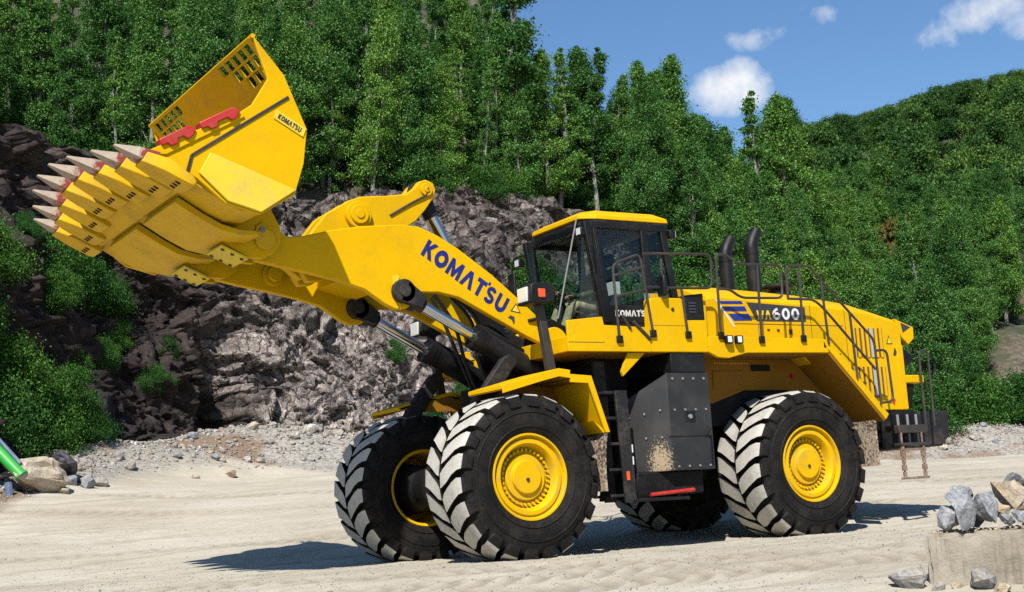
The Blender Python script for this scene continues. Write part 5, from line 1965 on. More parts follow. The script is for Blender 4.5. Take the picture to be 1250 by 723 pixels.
HY = -1.2515
side_poly('blue_stripe', [(1.275, 3.236), (1.671, 3.246), (1.696, 3.205), (1.300, 3.195)], 'decal_blue', HY)
side_poly('blue_stripe', [(1.310, 3.162), (1.721, 3.172), (1.759, 3.105), (1.375, 3.095)], 'decal_blue', HY)
side_poly('blue_stripe', [(1.415, 3.062), (1.784, 3.070), (1.840, 2.975), (1.510, 2.965)], 'decal_blue', HY)
side_poly('white_stripe', [(1.203, 3.260), (1.228, 3.260), (1.525, 2.882), (1.490, 2.882)], 'white_paint', HY)
side_poly('name_band', [(1.759, 3.232), (2.84, 3.185), (2.84, 2.975), (1.922, 2.968)], 'decal_dark', HY)
side_poly('hood_seam', [(1.52, 2.925), (3.55, 2.925), (3.55, 2.931), (1.52, 2.931)], 'rail', HY)
side_poly('hood_seam', [(1.94, 2.68), (1.946, 2.68), (1.946, 2.92), (1.94, 2.92)], 'rail', HY)
side_poly('hood_seam', [(2.93, 2.50), (2.936, 2.50), (2.936, 3.22), (2.93, 3.22)], 'rail', HY)
side_poly('hood_seam', [(3.60, 2.40), (3.606, 2.40), (3.606, 3.18), (3.60, 3.18)], 'rail', HY)
MB().box(2.28, 2.32, -1.262, -1.25, 2.83, 2.86).obj('latch', 'rail', hood)
MB().box(2.50, 2.56, -1.262, -1.25, 2.79, 2.86).obj('latch', 'rail', hood)
MB().box(2.10, 2.14, -1.262, -1.25, 2.84, 2.86).obj('latch', 'rail', hood)
# side radiator grilles
gr_f = MB()
gr_f.prism([(3.70, 2.96), (4.37, 2.965), (4.39, 1.80), (4.30, 1.80), (4.27, 1.86), (3.86, 2.16), (3.70, 2.30)], -1.262, -1.2525)
gr_o = gr_f.obj('grille_frame', 'yellow', hood, bevel=0.006)
for (za, zb) in ((2.47, 2.90), (1.90, 2.33)):
    MB().box(3.77, 4.32, -1.266, -1.2625, za, zb).obj('grille_opening', 'grille_brown', gr_o)
    for i in range(6):
        x = 3.77 + 0.55 * (i + 0.5) / 6
        MB().box(x - (0.022 if i != 3 else 0.034), x + (0.022 if i != 3 else 0.034), -1.278, -1.2665, za, zb).obj('grille_bar', 'yellow' if i != 3 else 'grille_mesh', gr_o)
# warning triangle beside the grille
side_poly('warning_triangle', [(4.466, 2.80), (4.53, 2.67), (4.40, 2.67)], 'decal_dark', HY)
side_poly('triangle_fill', [(4.466, 2.775), (4.512, 2.682), (4.42, 2.682)], 'yellow_worn', HY - 0.0035)
side_poly('pictogram', [(4.52, 2.50), (4.58, 2.50), (4.60, 2.56), (4.56, 2.62), (4.54, 2.56)], 'decal_dark', HY)
side_poly('red_mark', [(4.40, 1.80), (4.44, 1.76), (4.47, 1.84), (4.42, 1.90)], 'red', HY)
# rear face with hooded lamps and bars
rear = MB().box(4.722, 4.80, -1.20, 1.20, 1.70, 3.05).obj('rear_grille', 'dark_frame', WL)
for i in range(11):
    yy = -1.05 + 0.21 * i
    MB().box(4.80, 4.83, yy - 0.03, yy + 0.03, 1.75, 2.72).obj('rear_slat', 'black', rear)
for s in (-1, 1):
    MB().prism([(4.62, 3.05), (4.72, 3.02), (5.00, 2.93), (4.99, 2.76), (4.86, 2.66), (4.73, 2.78)], s * 1.26, s * 0.86).obj('rear_wing', 'yellow', WL, bevel=0.012)
    MB().prism([(4.73, 2.995), (4.93, 2.93), (4.76, 2.84)], s * 1.263, s * 1.255).obj('wing_recess', 'decal_dark', WL)
    MB().prism([(4.715, 2.66), (4.98, 2.50), (4.98, 2.42), (4.715, 2.30)], s * 1.22, s * 0.75).obj('rear_lamp_box', 'black', WL, bevel=0.02)
    MB().prism([(4.60, 2.66), (4.735, 2.66), (4.735, 1.70), (4.60, 1.70)], s * 1.253, s * 1.10).obj('rear_corner_post', 'yellow', WL, bevel=0.01)
MB().box(4.72, 5.12, -1.25, 1.25, 2.09, 2.21).obj('rear_bar', 'yellow', WL, bevel=0.015)
MB().prism([(4.735, 2.08), (4.95, 2.08), (4.86, 1.72), (4.735, 1.72)], -1.2, 1.2).obj('rear_cowl', 'dark_frame', WL, bevel=0.01)
# counterweight and bumper
mb = MB()
mb.prism([(4.05, 1.69), (4.85, 1.69), (4.95, 1.60), (4.95, 1.20), (4.6, 1.12), (4.2, 1.12)], -1.25, 1.25)
mb.obj('counterweight', 'black', WL, bevel=0.03)
MB().prism([(4.98, 1.15), (4.95, 1.50), (5.05, 1.66), (5.80, 1.69), (5.78, 1.30), (5.60, 1.15)], -1.05, 1.05).obj('bumper', 'black_dusty', WL, bevel=0.03)
MB().box(4.30, 4.88, -1.42, -1.25, 1.34, 1.46).obj('rear_step', 'rail', WL, bevel=0.01)
MB().box(4.30, 4.88, -1.45, -1.20, 1.16, 1.20).obj('rear_step', 'rail', WL, bevel=0.008)
for x in (4.42, 4.62, 4.80):
    MB().cyl((x, -1.30, 1.20), (x, -1.30, 1.62), 0.02, n=8).obj('step_strut', 'grey_metal', WL)
mb = MB().box(4.02, 4.10, -1.34, -1.26, 1.15, 1.66).box(4.10, 4.30, -1.31, -1.27, 1.45, 1.52)
mb.obj('rear_bracket', 'dark_frame', WL)
# hanging bottom step
hs_ = MB().box(4.30, 4.80, -1.46, -1.36, 0.675, 0.71).obj('hanging_step', 'rope_step', WL, bevel=0.008)
MB().box(4.30, 4.80, -1.42, -1.38, 1.09, 1.12).obj('crossbar', 'rope_step', hs_)
for x in (4.34, 4.76):
    mb = MB()
    for i in range(5):
        z = 0.70 + 0.10 * i
        mb.cyl((x, -1.41, z), (x, -1.41, z + 0.085), 0.028 + 0.010 * (i % 2), n=8)
    mb.cyl((x, -1.41, 0.70), (x, -1.41, 1.35), 0.015, n=6)
    mb.obj('flexible_hanger', 'rope_step', hs_)

# ---------------------------------------------------------------- exhausts, air cleaner
for y in (-0.30, 0.30):
    mb = MB()
    mb.cyl((2.79, y, 3.40), (2.79, y, 4.22), 0.108, n=24)
    mb.cyl((2.79, y, 4.13), (2.79, y, 4.16), 0.115, n=24)
    mb.tube([(2.79, y, 4.20), (2.79, y, 4.26), (2.83, y, 4.36), (2.92, y, 4.50)], [0.108, 0.106, 0.10, 0.09], 24)
    ex = mb.obj('exhaust_stack', 'black', WL, label='near exhaust stack' if y < 0 else 'far exhaust stack')
mb = MB().cyl((3.25, -0.3, 3.40), (3.25, -0.3, 3.60), 0.16, n=24)
mb.cyl((3.25, -0.3, 3.62), (3.25, -0.3, 3.68), 0.24, n=24)
mb.obj('air_cleaner', 'black', WL, bevel=0.02)

# ---------------------------------------------------------------- handrails
RY = -1.715


def rail(pts, name='handrail', y=RY, r_=0.018, rd=0.10):
    return MB().tube(rounded(xz(pts, y), rd), r_, 8).obj(name, 'rail', WL)


for s in (-1, 1):
    y = s * 1.715
    rail([(-0.79, 2.603), (-0.814, 3.58), (-0.37, 3.735), (-0.251, 2.683)], y=y)
    rail([(-0.811, 3.43), (-0.32, 3.565)], 'mid_rail', y)
    rail([(-0.809, 3.167), (-0.31, 3.266)], 'mid_rail', y)
    rail([(-0.33, 3.73), (-0.171, 3.744), (0.80, 3.78), (0.78, 3.319), (0.199, 3.303), (-0.29, 3.30)], y=y)
    rail([(0.312, 2.66), (0.265, 3.294)], 'handrail_post', y)
    rail([(0.862, 2.66), (0.885, 3.78), (1.067, 3.786), (1.266, 3.66), (2.022, 3.68), (2.012, 3.219), (1.271, 3.202), (1.071, 3.318), (0.873, 3.312)], y=y)
    rail([(1.565, 2.628), (1.60, 3.662)], 'handrail_post', y)
    rail([(2.107, 3.213), (2.124, 3.68), (2.56, 3.692), (2.753, 3.486), (3.673, 2.662), (3.684, 1.73)], y=y)
    rail([(2.107, 3.213), (2.578, 3.214), (2.75, 3.10), (3.645, 2.239)], 'mid_rail', y)
    rail([(2.322, 2.648), (2.362, 3.681)], 'handrail_post', y)
    rail([(2.79, 2.595), (2.753, 3.486)], 'handrail_post', y)
    rail([(3.274, 2.112), (3.244, 3.043)], 'handrail_post', y)
    rail([(3.68, 2.504), (3.90, 2.523), (3.934, 1.78), (3.68, 1.761)], 'grab_rail', y)
    rail([(4.886, 1.365), (4.90, 2.56), (5.09, 2.56), (5.071, 1.433)], 'grab_rail', s * 1.40)
    for x, z in ((-0.79, 2.62), (-0.255, 2.70), (0.315, 2.69), (0.865, 2.69), (1.565, 2.64), (2.322, 2.665)):
        MB().box(x - 0.045, x + 0.045, s * 1.74, s * 1.703, z - 0.05, z + 0.045).obj('rail_clamp', 'black', WL, bevel=0.01)
MB().tube([(-0.55, -1.715, 2.85), (-0.30, -1.715, 2.62)], 0.022, 8).obj('rail_brace', 'rail', WL)
MB().tube([(-0.72, -1.712, 2.93), (-0.60, -1.712, 2.75)], 0.018, 8).obj('rail_brace', 'rail', WL)
# side work lights
for x in (0.96, 1.13):
    sl_ = MB().box(x - 0.055, x + 0.055, -1.79, -1.715, 2.575, 2.685).obj('side_light', 'black', WL, bevel=0.015)
    MB().box(x - 0.048, x + 0.02, -1.796, -1.791, 2.59, 2.67).obj('lens', 'lamp_lens', sl_)
MB().box(-0.02, 0.26, -1.30, -1.28, 3.20, 3.30).obj('marker_plate', 'grey_metal', WL)
MB().box(0.06, 0.20, -1.312, -1.301, 3.21, 3.29).obj('marker_light', 'yellow', WL)

# ---------------------------------------------------------------- tank and cab ladder
TP = [(-0.10, -1.70), (0.60, -1.70), (0.60, -0.70), (-0.62, -0.70), (-0.50, -1.22)]


def tank_ring(z, k=0.0):
    return [(x + (0.0 if x > 0.3 else k), y, z) for x, y in TP]


zs_ = [(0.95, 0.0), (2.20, 0.02)]
vs = [p for z, k in zs_ for p in tank_ring(z, k)]
fs = [tuple(range(4, -1, -1)), tuple(range(5, 10))] + [(i, (i + 1) % 5, 5 + (i + 1) % 5, 5 + i) for i in range(5)]
# cut the upper front corner down
vs[9] = (-0.47, -1.24, 1.86)
vs[8] = (-0.60, -0.70, 1.86)
tank = MB().add(vs, fs).obj('fuel_tank', 'tank_mud', WL, smooth=0, bevel=0.012)
MB().box(0.02, 0.575, -1.685, -0.75, 2.203, 2.462).obj('tank_neck', 'black', tank, bevel=0.01)
for i in range(4):
    MB().cyl((0.0 + 0.17 * i, -1.70, 2.12), (0.0 + 0.17 * i, -1.715, 2.12), 0.016, n=8).obj('tank_bolt', 'grey_metal', tank)
    MB().cyl((0.0 + 0.17 * i, -1.70, 1.72), (0.0 + 0.17 * i, -1.715, 1.72), 0.014, n=8).obj('tank_bolt', 'grey_metal', tank)
    MB().cyl((0.0 + 0.17 * i, -1.70, 1.0), (0.0 + 0.17 * i, -1.715, 1.0), 0.014, n=8).obj('tank_bolt', 'grey_metal', tank)
for i in range(3):
    q = (i + 0.5) / 3
    x, y = -0.10 - 0.40 * q, -1.70 + 0.48 * q
    for z in (1.74 - 0.1 * q, 1.38):
        MB().cyl((x, y, z), (x - 0.012, y - 0.010, z), 0.014, n=8).obj('tank_bolt', 'grey_metal', tank)
MB().box(-0.12, 0.56, -1.706, -1.7, 1.375, 1.385).obj('tank_seam', 'dark_frame', tank)
MB().box(0.16, 0.33, -1.71, -1.7, 1.56, 1.70).obj('tank_hatch', 'black', tank, bevel=0.006)
MB().cyl((0.235, -1.71, 1.63), (0.235, -1.73, 1.63), 0.03, n=10).obj('hatch_lock', 'grey_metal', tank)
MB().tube([(0.56, -1.712, 1.0), (0.56, -1.712, 1.38), (0.46, -1.712, 1.38), (0.56, -1.712, 1.50)], 0.012, 6).obj('tank_strap', 'black', tank)
MB().prism([(-0.62, 0.62), (0.50, 0.66), (0.50, 0.95), (-0.55, 0.95)], -1.55, -0.75).obj('tank_guard', 'dark_frame', WL, bevel=0.02)
MB().tube([(-0.46, -1.68, 0.665), (0.20, -1.72, 0.70)], 0.024, 8).obj('red_safety_bar', 'red', WL)
MB().box(-0.72, 0.15, -1.69, -1.45, 0.585, 0.63).obj('bottom_step', 'black', WL, bevel=0.01)
# ladder to the cab
ld = MB().hexa([(-0.83, -1.66, 0.58), (-0.66, -1.66, 0.58), (-0.66, -1.62, 0.58), (-0.83, -1.62, 0.58)], [(-0.88, -1.66, 1.98), (-0.70, -1.66, 1.98), (-0.70, -1.62, 1.98), (-0.88, -1.62, 1.98)]).obj('ladder_side', 'black_dusty', WL, bevel=0.006)
MB().hexa([(-0.83, -1.22, 0.60), (-0.66, -1.22, 0.60), (-0.66, -1.18, 0.60), (-0.83, -1.18, 0.60)], [(-0.88, -1.22, 2.4), (-0.70, -1.22, 2.4), (-0.70, -1.18, 2.4), (-0.88, -1.18, 2.4)]).obj('ladder_side', 'black_dusty', WL, bevel=0.006)
for z in (0.66, 0.98, 1.30, 1.62, 1.94):
    MB().box(-1.02, -0.72, -1.62, -1.22, z, z + 0.035).obj('ladder_step', 'black_dusty', WL, bevel=0.006)
MB().box(-0.80, -0.755, -1.672, -1.661, 0.86, 0.97).obj('reflector', 'orange_lens', ld, label='orange reflector')
MB().box(-0.69, -0.675, -1.668, -1.661, 1.05, 1.15).obj('white_mark', 'white_paint', ld)
MB().box(-0.69, -0.675, -1.668, -1.661, 1.20, 1.30).obj('white_mark', 'white_paint', ld)
MB().prism([(-0.62, 2.46), (-0.35, 2.46), (-0.72, 2.16), (-0.74, 2.22)], -1.64, -1.60).obj('platform_brace', 'yellow', WL, bevel=0.004)
MB().box(-0.85, -0.2, -1.0, -0.80, 1.0, 2.45).obj('inner_bulkhead', 'dark_frame', WL)
mb = MB()
for k in range(5):
    mb.tube(rounded([(-0.4, -0.95 - 0.02 * k, 1.0 + 0.2 * k), (-0.9, -1.0, 1.15 + 0.16 * k), (-1.25, -0.9, 1.2 + 0.15 * k)], 0.15), 0.025, 6)
mb.obj('articulation_hoses', 'black', WL)

# ---------------------------------------------------------------- lettering
def strip(pts, w):
    """stroke of constant width along a 2D centre line -> quads"""
    n_ = len(pts)
    L_, R_ = [], []
    for i, p in enumerate(pts):
        a = pts[max(i - 1, 0)]
        b_ = pts[min(i + 1, n_ - 1)]
        tx, ty = b_[0] - a[0], b_[1] - a[1]
        l = math.hypot(tx, ty) or 1
        nx, ny = -ty / l * w / 2, tx / l * w / 2
        L_.append((p[0] + nx, p[1] + ny))
        R_.append((p[0] - nx, p[1] - ny))
    return [[L_[i], L_[i + 1], R_[i + 1], R_[i]] for i in range(n_ - 1)]


def arc(cx, cy, rx, ry, a0, a1, n_=14):
    return [(cx + rx * math.cos(R(a0 + (a1 - a0) * i / n_)), cy + ry * math.sin(R(a0 + (a1 - a0) * i / n_))) for i in range(n_ + 1)]


def glyph(ch):
    w = 0.295
    if ch == 'K':
        return 0.92, [[(0, 0), (0.28, 0), (0.28, 1), (0, 1)], [(0.285, 0.42), (0.60, 0), (0.94, 0), (0.52, 0.54), (0.285, 0.50)], [(0.285, 0.51), (0.52, 0.55), (0.90, 1), (0.57, 1), (0.285, 0.64)]]
    if ch == 'O':
        return 1.08, strip(arc(0.52, 0.5, 0.375, 0.36, 0, 360, 28), w)
    if ch == 'M':
        return 1.20, [[(0, 0), (0.27, 0), (0.285, 0.56), (0.04, 1)], [(0.045, 1), (0.30, 1), (0.585, 0.47), (0.585, 0.02), (0.50, 0.02), (0.29, 0.555)],
                      [(0.59, 0.47), (0.87, 1), (1.13, 1), (0.88, 0.555), (0.675, 0.02), (0.59, 0.02)], [(1.135, 1), (1.17, 0), (0.90, 0), (0.885, 0.555)]]
    if ch == 'A':
        return 1.10, [[(0, 0), (0.29, 0), (0.53, 0.66), (0.53, 1), (0.39, 1)], [(0.535, 0.66), (0.77, 0), (1.07, 0), (0.68, 1), (0.535, 1)]]
    if ch == 'T':
        return 0.86, [[(0, 0.76), (0.80, 0.76), (0.80, 1), (0, 1)], [(0.26, 0), (0.54, 0), (0.54, 0.755), (0.26, 0.755)]]
    if ch == "'":
        return 0.20, [[(0.0, 0.93), (0.17, 0.93), (0.17, 1.12), (0.0, 1.12)]]
    if ch == 'S':
        return 0.90, strip(arc(0.42, 0.70, 0.27, 0.185, 20, 250, 12)[:-1] + [(0.34, 0.52), (0.46, 0.48)] + arc(0.42, 0.30, 0.29, 0.185, 60, -160, 12), 0.235)
    if ch == 'U':
        return 0.98, strip([(0.14, 1.0), (0.14, 0.45)] + arc(0.47, 0.42, 0.33, 0.30, 180, 360, 14) + [(0.80, 0.45), (0.80, 1.0)], 0.265)
    if ch == '6':
        return 0.84, strip(arc(0.40, 0.32, 0.27, 0.215, 0, 360, 20), 0.2) + strip(arc(0.62, 0.40, 0.50, 0.52, 100, 178, 10), 0.2)
    if ch == '0':
        return 0.86, strip(arc(0.40, 0.5, 0.28, 0.40, 0, 360, 24), 0.21)
    if ch == 'W':
        return 1.25, [[(0.0, 1), (0.26, 1), (0.37, 0.42), (0.37, 0.0), (0.22, 0)], [(0.375, 0.42), (0.50, 1), (0.60, 1), (0.60, 0.66), (0.50, 0.0), (0.375, 0.0)],
                      [(0.605, 0.66), (0.605, 1), (0.72, 1), (0.84, 0.42), (0.84, 0), (0.70, 0)], [(0.845, 0.42), (0.845, 0), (0.99, 0), (1.20, 1), (0.95, 1)]]
    return 0.5, []


def letters(text, origin, ux, uy, height, mat, name, parent, width=None, out=(0, -1, 0), th=0.003, gap=0.08):
    """flat lettering; ux, uy: text directions in world space"""
    origin, ux, uy, out = V3(origin), V3(ux).normalized(), V3(uy).normalized(), V3(out)
    x = 0.0
    gl2 = []
    for ch in text:
        if ch == "'":
            gl2.append((x - 0.10, glyph(ch)[1]))
            continue
        adv, polys = glyph(ch)
        gl2.append((x, polys))
        x += adv + gap
    sx = (width / (x - gap)) if width else height
    for (x0, polys) in gl2:
        mb = MB()
        for k, poly in enumerate(polys):
            vs = []
            for o_ in (0.0, th):
                vs += [origin + ux * ((x0 + px_) * sx) + uy * (py_ * height) + out * o_ for px_, py_ in poly]
            n_ = len(poly)
            mb.add(vs, [tuple(range(n_)), tuple(range(2 * n_ - 1, n_ - 1, -1))] + [(i, (i + 1) % n_, n_ + (i + 1) % n_, n_ + i) for i in range(n_)])
        mb.obj(name, mat, parent, smooth=0)


# along the boom: baseline from (-3.013, 3.819) to (-1.86, 3.088)
bx = Vector((-1.872, 0, 3.078)) - Vector((-3.018, 0, 3.822))
bd = bx.normalized()
letters("KOMAT'SU", (-3.018, -0.7115, 3.806), bd, (-bd.z * 1.0, 0, bd.x), 0.236, 'decal_navy', 'letter', boom, width=bx.length)
# bucket plate
pd_ = (Vector((-5.045, 0, 4.815)) - Vector((-5.385, 0, 5.005))).normalized()
letters("KOMAT'SU", Vector((-5.345, -BW - 0.0145, 5.007)), pd_, (-pd_.z, 0, pd_.x), 0.062, 'decal_dark', 'letter', bucket, width=0.30)
# cab door
letters("KOMAT'SU", (-0.16, -0.8015, 3.065), (1, 0, 0.01), (0, 0, 1), 0.085, 'white_paint', 'letter', cab, width=0.58)
# hood: WA600
letters('WA', (1.925, HY - 0.0035, 2.995), (1, 0, 0.01), (0, 0, 1), 0.125, 'yellow_worn', 'letter', hood, width=0.27)
letters('600', (2.215, HY - 0.0035, 2.995), (1, 0, 0.01), (0, 0, 1), 0.165, 'white_paint', 'letter', hood, width=0.52)
# warning sign on the boom
mb = MB().prism([(-1.66, 3.222), (-1.60, 3.085), (-1.755, 3.115)], -0.7115, -0.714)
mb.obj('warning_triangle', 'decal_dark', boom)
MB().prism([(-1.665, 3.198), (-1.622, 3.10), (-1.728, 3.121)], -0.7145, -0.717).obj('triangle_fill', 'yellow_worn', boom)
MB().prism([(-1.80, 3.03), (-1.74, 3.00), (-1.72, 2.94), (-1.70, 2.97), (-1.70, 3.04), (-1.76, 3.06)], -0.7115, -0.714).obj('pictogram', 'decal_dark', boom)
# cable clamp and ring at the rear of the boom arm
MB().tube(rounded([(-1.50, -0.72, 2.99), (-1.36, -0.76, 3.02), (-1.22, -0.74, 2.97)], 0.06), 0.022, 8).obj('grease_hose', 'black', boom)

# ---------------------------------------------------------------- driver
drv = thing('person', 'driver in khaki trousers and dark green jacket seated in the cab', 'person', (0.28, 0, 3.12))


def skinned(name, verts, edges, radii, mat, parent, sub=2, root=0):
    me = bpy.data.meshes.new(name)
    me.from_pydata([tuple(v) for v in verts], edges, [])
    me.materials.append(MATS[mat])
    o = link(name, me, parent)
    sk_ = o.modifiers.new('skin', 'SKIN')
    sk_.use_smooth_shade = True
    for i, r_ in enumerate(radii):
        me.skin_vertices[0].data[i].radius = (r_, r_) if not isinstance(r_, tuple) else r_
        me.skin_vertices[0].data[i].use_root = (i == root)
    sb = o.modifiers.new('subdivision', 'SUBSURF')
    sb.levels = sb.render_levels = sub
    return o


bv = [(0.28, 0, 3.22), (0.31, 0, 3.40), (0.34, 0, 3.60), (0.35, 0, 3.70), (0.34, 0, 3.79),
      (0.33, 0.19, 3.66), (0.20, 0.27, 3.44), (-0.05, 0.20, 3.40), (-0.20, 0.14, 3.44),
      (0.33, -0.19, 3.66), (0.22, -0.28, 3.44), (-0.02, -0.26, 3.36), (-0.20, -0.22, 3.33),
      (0.26, 0.10, 3.19), (-0.18, 0.16, 3.22), (-0.36, 0.15, 2.86), (-0.38, 0.15, 2.79), (-0.50, 0.15, 2.76),
      (0.26, -0.10, 3.19), (-0.20, -0.17, 3.24), (-0.36, -0.16, 2.86), (-0.38, -0.16, 2.79), (-0.50, -0.16, 2.76)]
be = [(0, 1), (1, 2), (2, 3), (3, 4), (2, 5), (5, 6), (6, 7), (7, 8), (2, 9), (9, 10), (10, 11), (11, 12), (0, 13), (13, 14), (14, 15), (15, 16), (16, 17), (0, 18), (18, 19), (19, 20), (20, 21), (21, 22)]
br = [(0.15, 0.12), (0.16, 0.12), (0.17, 0.12), 0.065, 0.06, 0.075, 0.055, 0.045, 0.032, 0.075, 0.055, 0.045, 0.032, 0.10, 0.075, 0.055, 0.05, 0.045, 0.10, 0.075, 0.055, 0.05, 0.045]
skinned('body', bv, be, br, 'jacket', drv)
for s in (-1, 1):
    skinned('trouser_leg', [(0.26, s * 0.10, 3.19), (0.05, s * 0.13, 3.215), (-0.19, s * 0.165, 3.235), (-0.28, s * 0.16, 3.05), (-0.36, s * 0.155, 2.87)], [(0, 1), (1, 2), (2, 3), (3, 4)], [0.112, 0.10, 0.085, 0.075, 0.066], 'khaki', drv)
hd = skinned('head', [(0.33, 0, 3.80), (0.31, 0, 3.90), (0.30, 0, 3.98), (0.215, 0, 3.885)], [(0, 1), (1, 2), (1, 3)], [0.075, (0.088, 0.098), (0.08, 0.088), 0.014], 'skin', drv)
skinned('hair', [(0.34, 0, 3.93), (0.325, 0, 4.00)], [(0, 1)], [(0.092, 0.095), (0.082, 0.085)], 'hair', hd)
for s, wr in ((1, Vector((-0.20, 0.14, 3.44))), (-1, Vector((-0.20, -0.22, 3.33)))):
    hv_ = [wr, wr + Vector((-0.06, 0, 0.005))]
    he = [(0, 1)]
    hr = [0.030, 0.036]
    for k in range(4):
        b0 = wr + Vector((-0.085, (k - 1.5) * 0.022, 0.01))
        i0 = len(hv_)
        hv_ += [b0, b0 + Vector((-0.035, 0, -0.008)), b0 + Vector((-0.045, 0, -0.035)), b0 + Vector((-0.02, 0, -0.05))]
        he += [(1, i0), (i0, i0 + 1), (i0 + 1, i0 + 2), (i0 + 2, i0 + 3)]
        hr += [0.011, 0.0095, 0.009, 0.008]
    i0 = len(hv_)
    hv_ += [wr + Vector((-0.04, -s * 0.04, 0.0)), wr + Vector((-0.075, -s * 0.05, -0.02)), wr + Vector((-0.09, -s * 0.035, -0.04))]
    he += [(1, i0), (i0, i0 + 1), (i0 + 1, i0 + 2)]
    hr += [0.013, 0.011, 0.009]
    skinned('hand', hv_, he, hr, 'skin', drv, 1)

drv.location = (0.07, 0, 3.21)                           # settle him on the cushion, close to the wheel

# ---------------------------------------------------------------- concrete block with broken rock in the right foreground
BT0, BD0 = 0.2785, 11.6
cb0 = W(BT0 * BD0, BD0)
gz = float(ground_z(BT0 * BD0, BD0))
bz1 = gz + 0.405
mb = MB()
ax_ = (RT * 1.0 - FW * 0.34).normalized()
ay_ = Vector((-ax_.y, ax_.x, 0))
pt = lambda a, b_, z: Vector((cb0.x, cb0.y, 0)) + ax_ * a + ay_ * b_ + Vector((0, 0, z))
nseg = 12
mb.hexa([pt(0, 0, gz - 0.3), pt(1.9, 0, gz - 0.3), pt(1.9, 0.75, gz - 0.3), pt(0, 0.75, gz - 0.3)], [pt(0, 0, bz1), pt(1.9, 0, bz1), pt(1.9, 0.75, bz1), pt(0, 0.75, bz1)])
blk = mb.obj('concrete_block', 'old_concrete', None, smooth=0)
bm = bmesh.new()
bm.from_mesh(blk.data)
bmesh.ops.bevel(bm, geom=list(bm.edges), offset=0.03, segments=2, affect='EDGES')
bmesh.ops.subdivide_edges(bm, edges=[e for e in bm.edges if e.calc_length() > 0.2], cuts=26, use_grid_fill=True)
cen = pt(0.95, 0.375, gz + 0.1)
for v in bm.verts:
    q = v.co * 6.0
    e_ = mnoise.noise(v.co * 14) * 0.010 + mnoise.noise(q) * 0.012
    ch = max(0.0, mnoise.noise(v.co * 9 + Vector((5, 2, 1))) - 0.15) if v.co.z > bz1 - 0.05 else 0.0
    dr = (v.co - cen)
    v.co += dr.normalized() * e_ - Vector((0, 0, ch * 0.10))
bm.to_mesh(blk.data)
bm.free()
tag(blk, 'stained weathered concrete block cut by the right edge of the foreground', 'concrete block')
# (along, back, up: all metres from the block's top front left corner; size; proportions; tilt)
ROCKS = [(0.335, 0.06, 0.16, 0.24, (0.62, 0.55, 1.15), (0.05, 0.10, 0.3), 'stone_grey', 'tall grey slab of broken rock overhanging the front of the concrete block'),
         (0.30, 0.24, 0.27, 0.25, (1.05, 0.7, 0.62), (0.1, -0.12, 0.5), 'stone_grey', 'broad grey rock on top of the pile behind the tall slab'),
         (0.19, 0.14, 0.11, 0.15, (0.75, 0.8, 1.25), (0.1, 0.05, 2.0), 'stone_grey', 'rounded grey rock left of the tall slab'),
         (0.49, 0.20, 0.19, 0.20, (0.72, 0.8, 1.2), (-0.2, 0.3, 1.0), 'stone_grey', 'grey rock leaning right of the tall slab'),
         (0.68, 0.36, 0.26, 0.24, (0.95, 0.8, 0.95), (0.2, 0.1, 2.6), 'stone_beige', 'beige broken rock on the concrete block near the right edge'),
         (0.74, 0.52, 0.36, 0.20, (1.2, 0.8, 0.8), (0.1, 0.1, 0.9), 'stone_grey', 'flat grey rock behind the beige rock'),
         (0.64, 0.12, 0.08, 0.10, (1.0, 0.9, 0.8), (0.2, 0.2, 0.4), 'stone_grey', 'small pale stone at the front of the concrete block'),
         (0.76, 0.12, 0.10, 0.11, (1.1, 0.9, 0.8), (0.1, -0.3, 1.4), 'stone_grey', 'small white-grey stone below the beige rock'),
         (0.60, 0.24, 0.15, 0.11, (1.0, 0.9, 0.8), (0.3, 0.2, 2.2), 'stone_beige', 'small beige stone between the grey and beige rocks'),
         (0.90, 0.22, 0.14, 0.17, (1.0, 0.9, 0.9), (0.2, 0.1, 0.2), 'stone_beige', 'stone on the concrete block at the right edge'),
         (0.34, 0.44, 0.14, 0.22, (1.2, 0.9, 0.9), (0.0, 0.1, 0.2), 'stone_grey', 'grey rock under the back of the pile on the concrete block')]
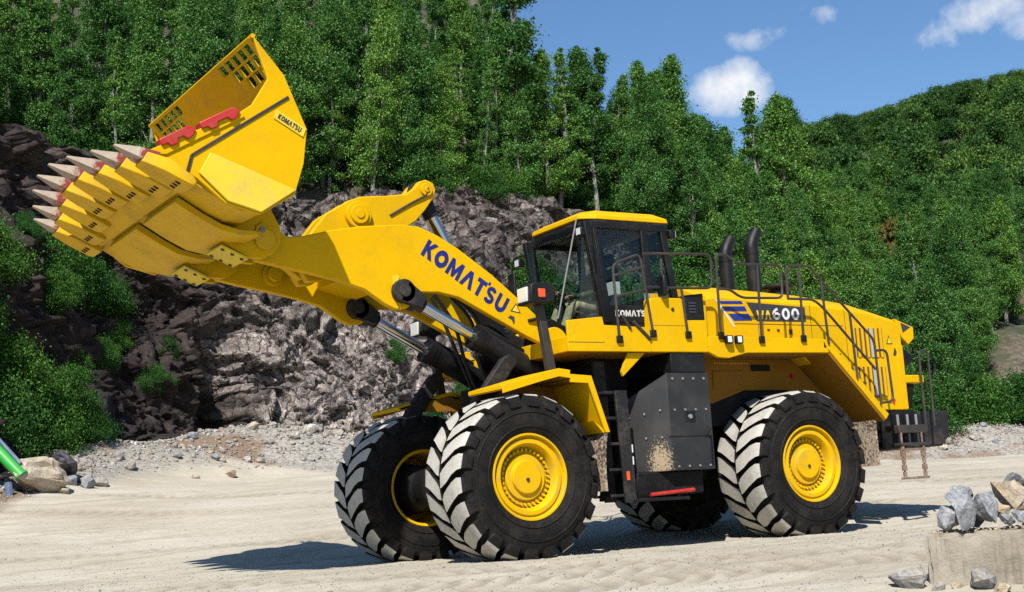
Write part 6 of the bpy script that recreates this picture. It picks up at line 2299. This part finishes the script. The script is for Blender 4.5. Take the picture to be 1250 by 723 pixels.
for k, (a, b_, up_, sz, sq, rot_, mt, lab) in enumerate(ROCKS):
    stone('rock', FINE[(k * 3 + 2) % 8], mt, pt(a, b_, bz1 + up_), sz, lab, rot_, None, sq)
n = 260
aa, bb = rng.uniform(0.05, 1.0, n), rng.uniform(0.06, 0.7, n)
Pb = np.array([pt(a, b_, bz1) for a, b_ in zip(aa, bb)])
Lb, Db_ = LD(Pb[:, 0], Pb[:, 1])
ob = rubble('rock_crumbs', Lb, Db_, 0.008 + 0.03 * rng.beta(1, 3, n), 'stone_beige', 0.3, zoff=np.full(n, bz1))
ob['label'] = 'rock crumbs on top of the concrete block'
# stones lying before the block
for k, (a, b_, sz, mt, lab) in enumerate([(0.42, -0.20, 0.17, 'stone_grey', 'grey angular rock lying against the foot of the concrete block'),
                                          (0.22, -0.20, 0.06, 'stone_beige', 'small beige stone at the foot of the concrete block'),
                                          (-0.16, -0.10, 0.19, 'stone_grey', 'pale grey rock on the ground left of the concrete block'),
                                          (0.55, -0.30, 0.09, 'stone_beige', 'beige stone at the bottom right corner'),
                                          (0.08, -0.24, 0.07, 'stone_grey', 'small grey stone before the left end of the concrete block')]):
    p = pt(a, b_, 0)
    l_, d_ = LD(p.x, p.y)
    stone('rock', FINE[(k * 5 + 1) % 8], mt, p + Vector((0, 0, float(ground_z(l_, d_)) + sz * 0.35)), sz, lab)

# ---------------------------------------------------------------- green pipe at the left edge
gp = thing('green_pipe', 'bright green steel tube with grey strut sloping down at the left edge', 'pipe', W(-0.362 * 32.5, 32.5, 1.3))
a_ = W(-0.395 * 32.6, 32.6, 3.55)
b2 = W(-0.357 * 32.4, 32.4, 2.15)
MB().tube([a_, b2], 0.14, 16).obj('tube', 'green_paint', gp)
MB().cyl(b2, b2 + (b2 - a_).normalized() * 0.05, 0.16, n=16).obj('end_collar', 'green_paint', gp)
MB().tube([a_ + Vector((0, 0, 0.32)), b2 + Vector((0, 0, 0.26))], 0.045, 8).obj('strut', 'blue_grey', gp)
MB().tube([W(-0.366 * 32.4, 32.4, 2.0), W(-0.364 * 32.4, 32.4, 1.0)], 0.09, 8).obj('leg', 'blue_grey', gp)
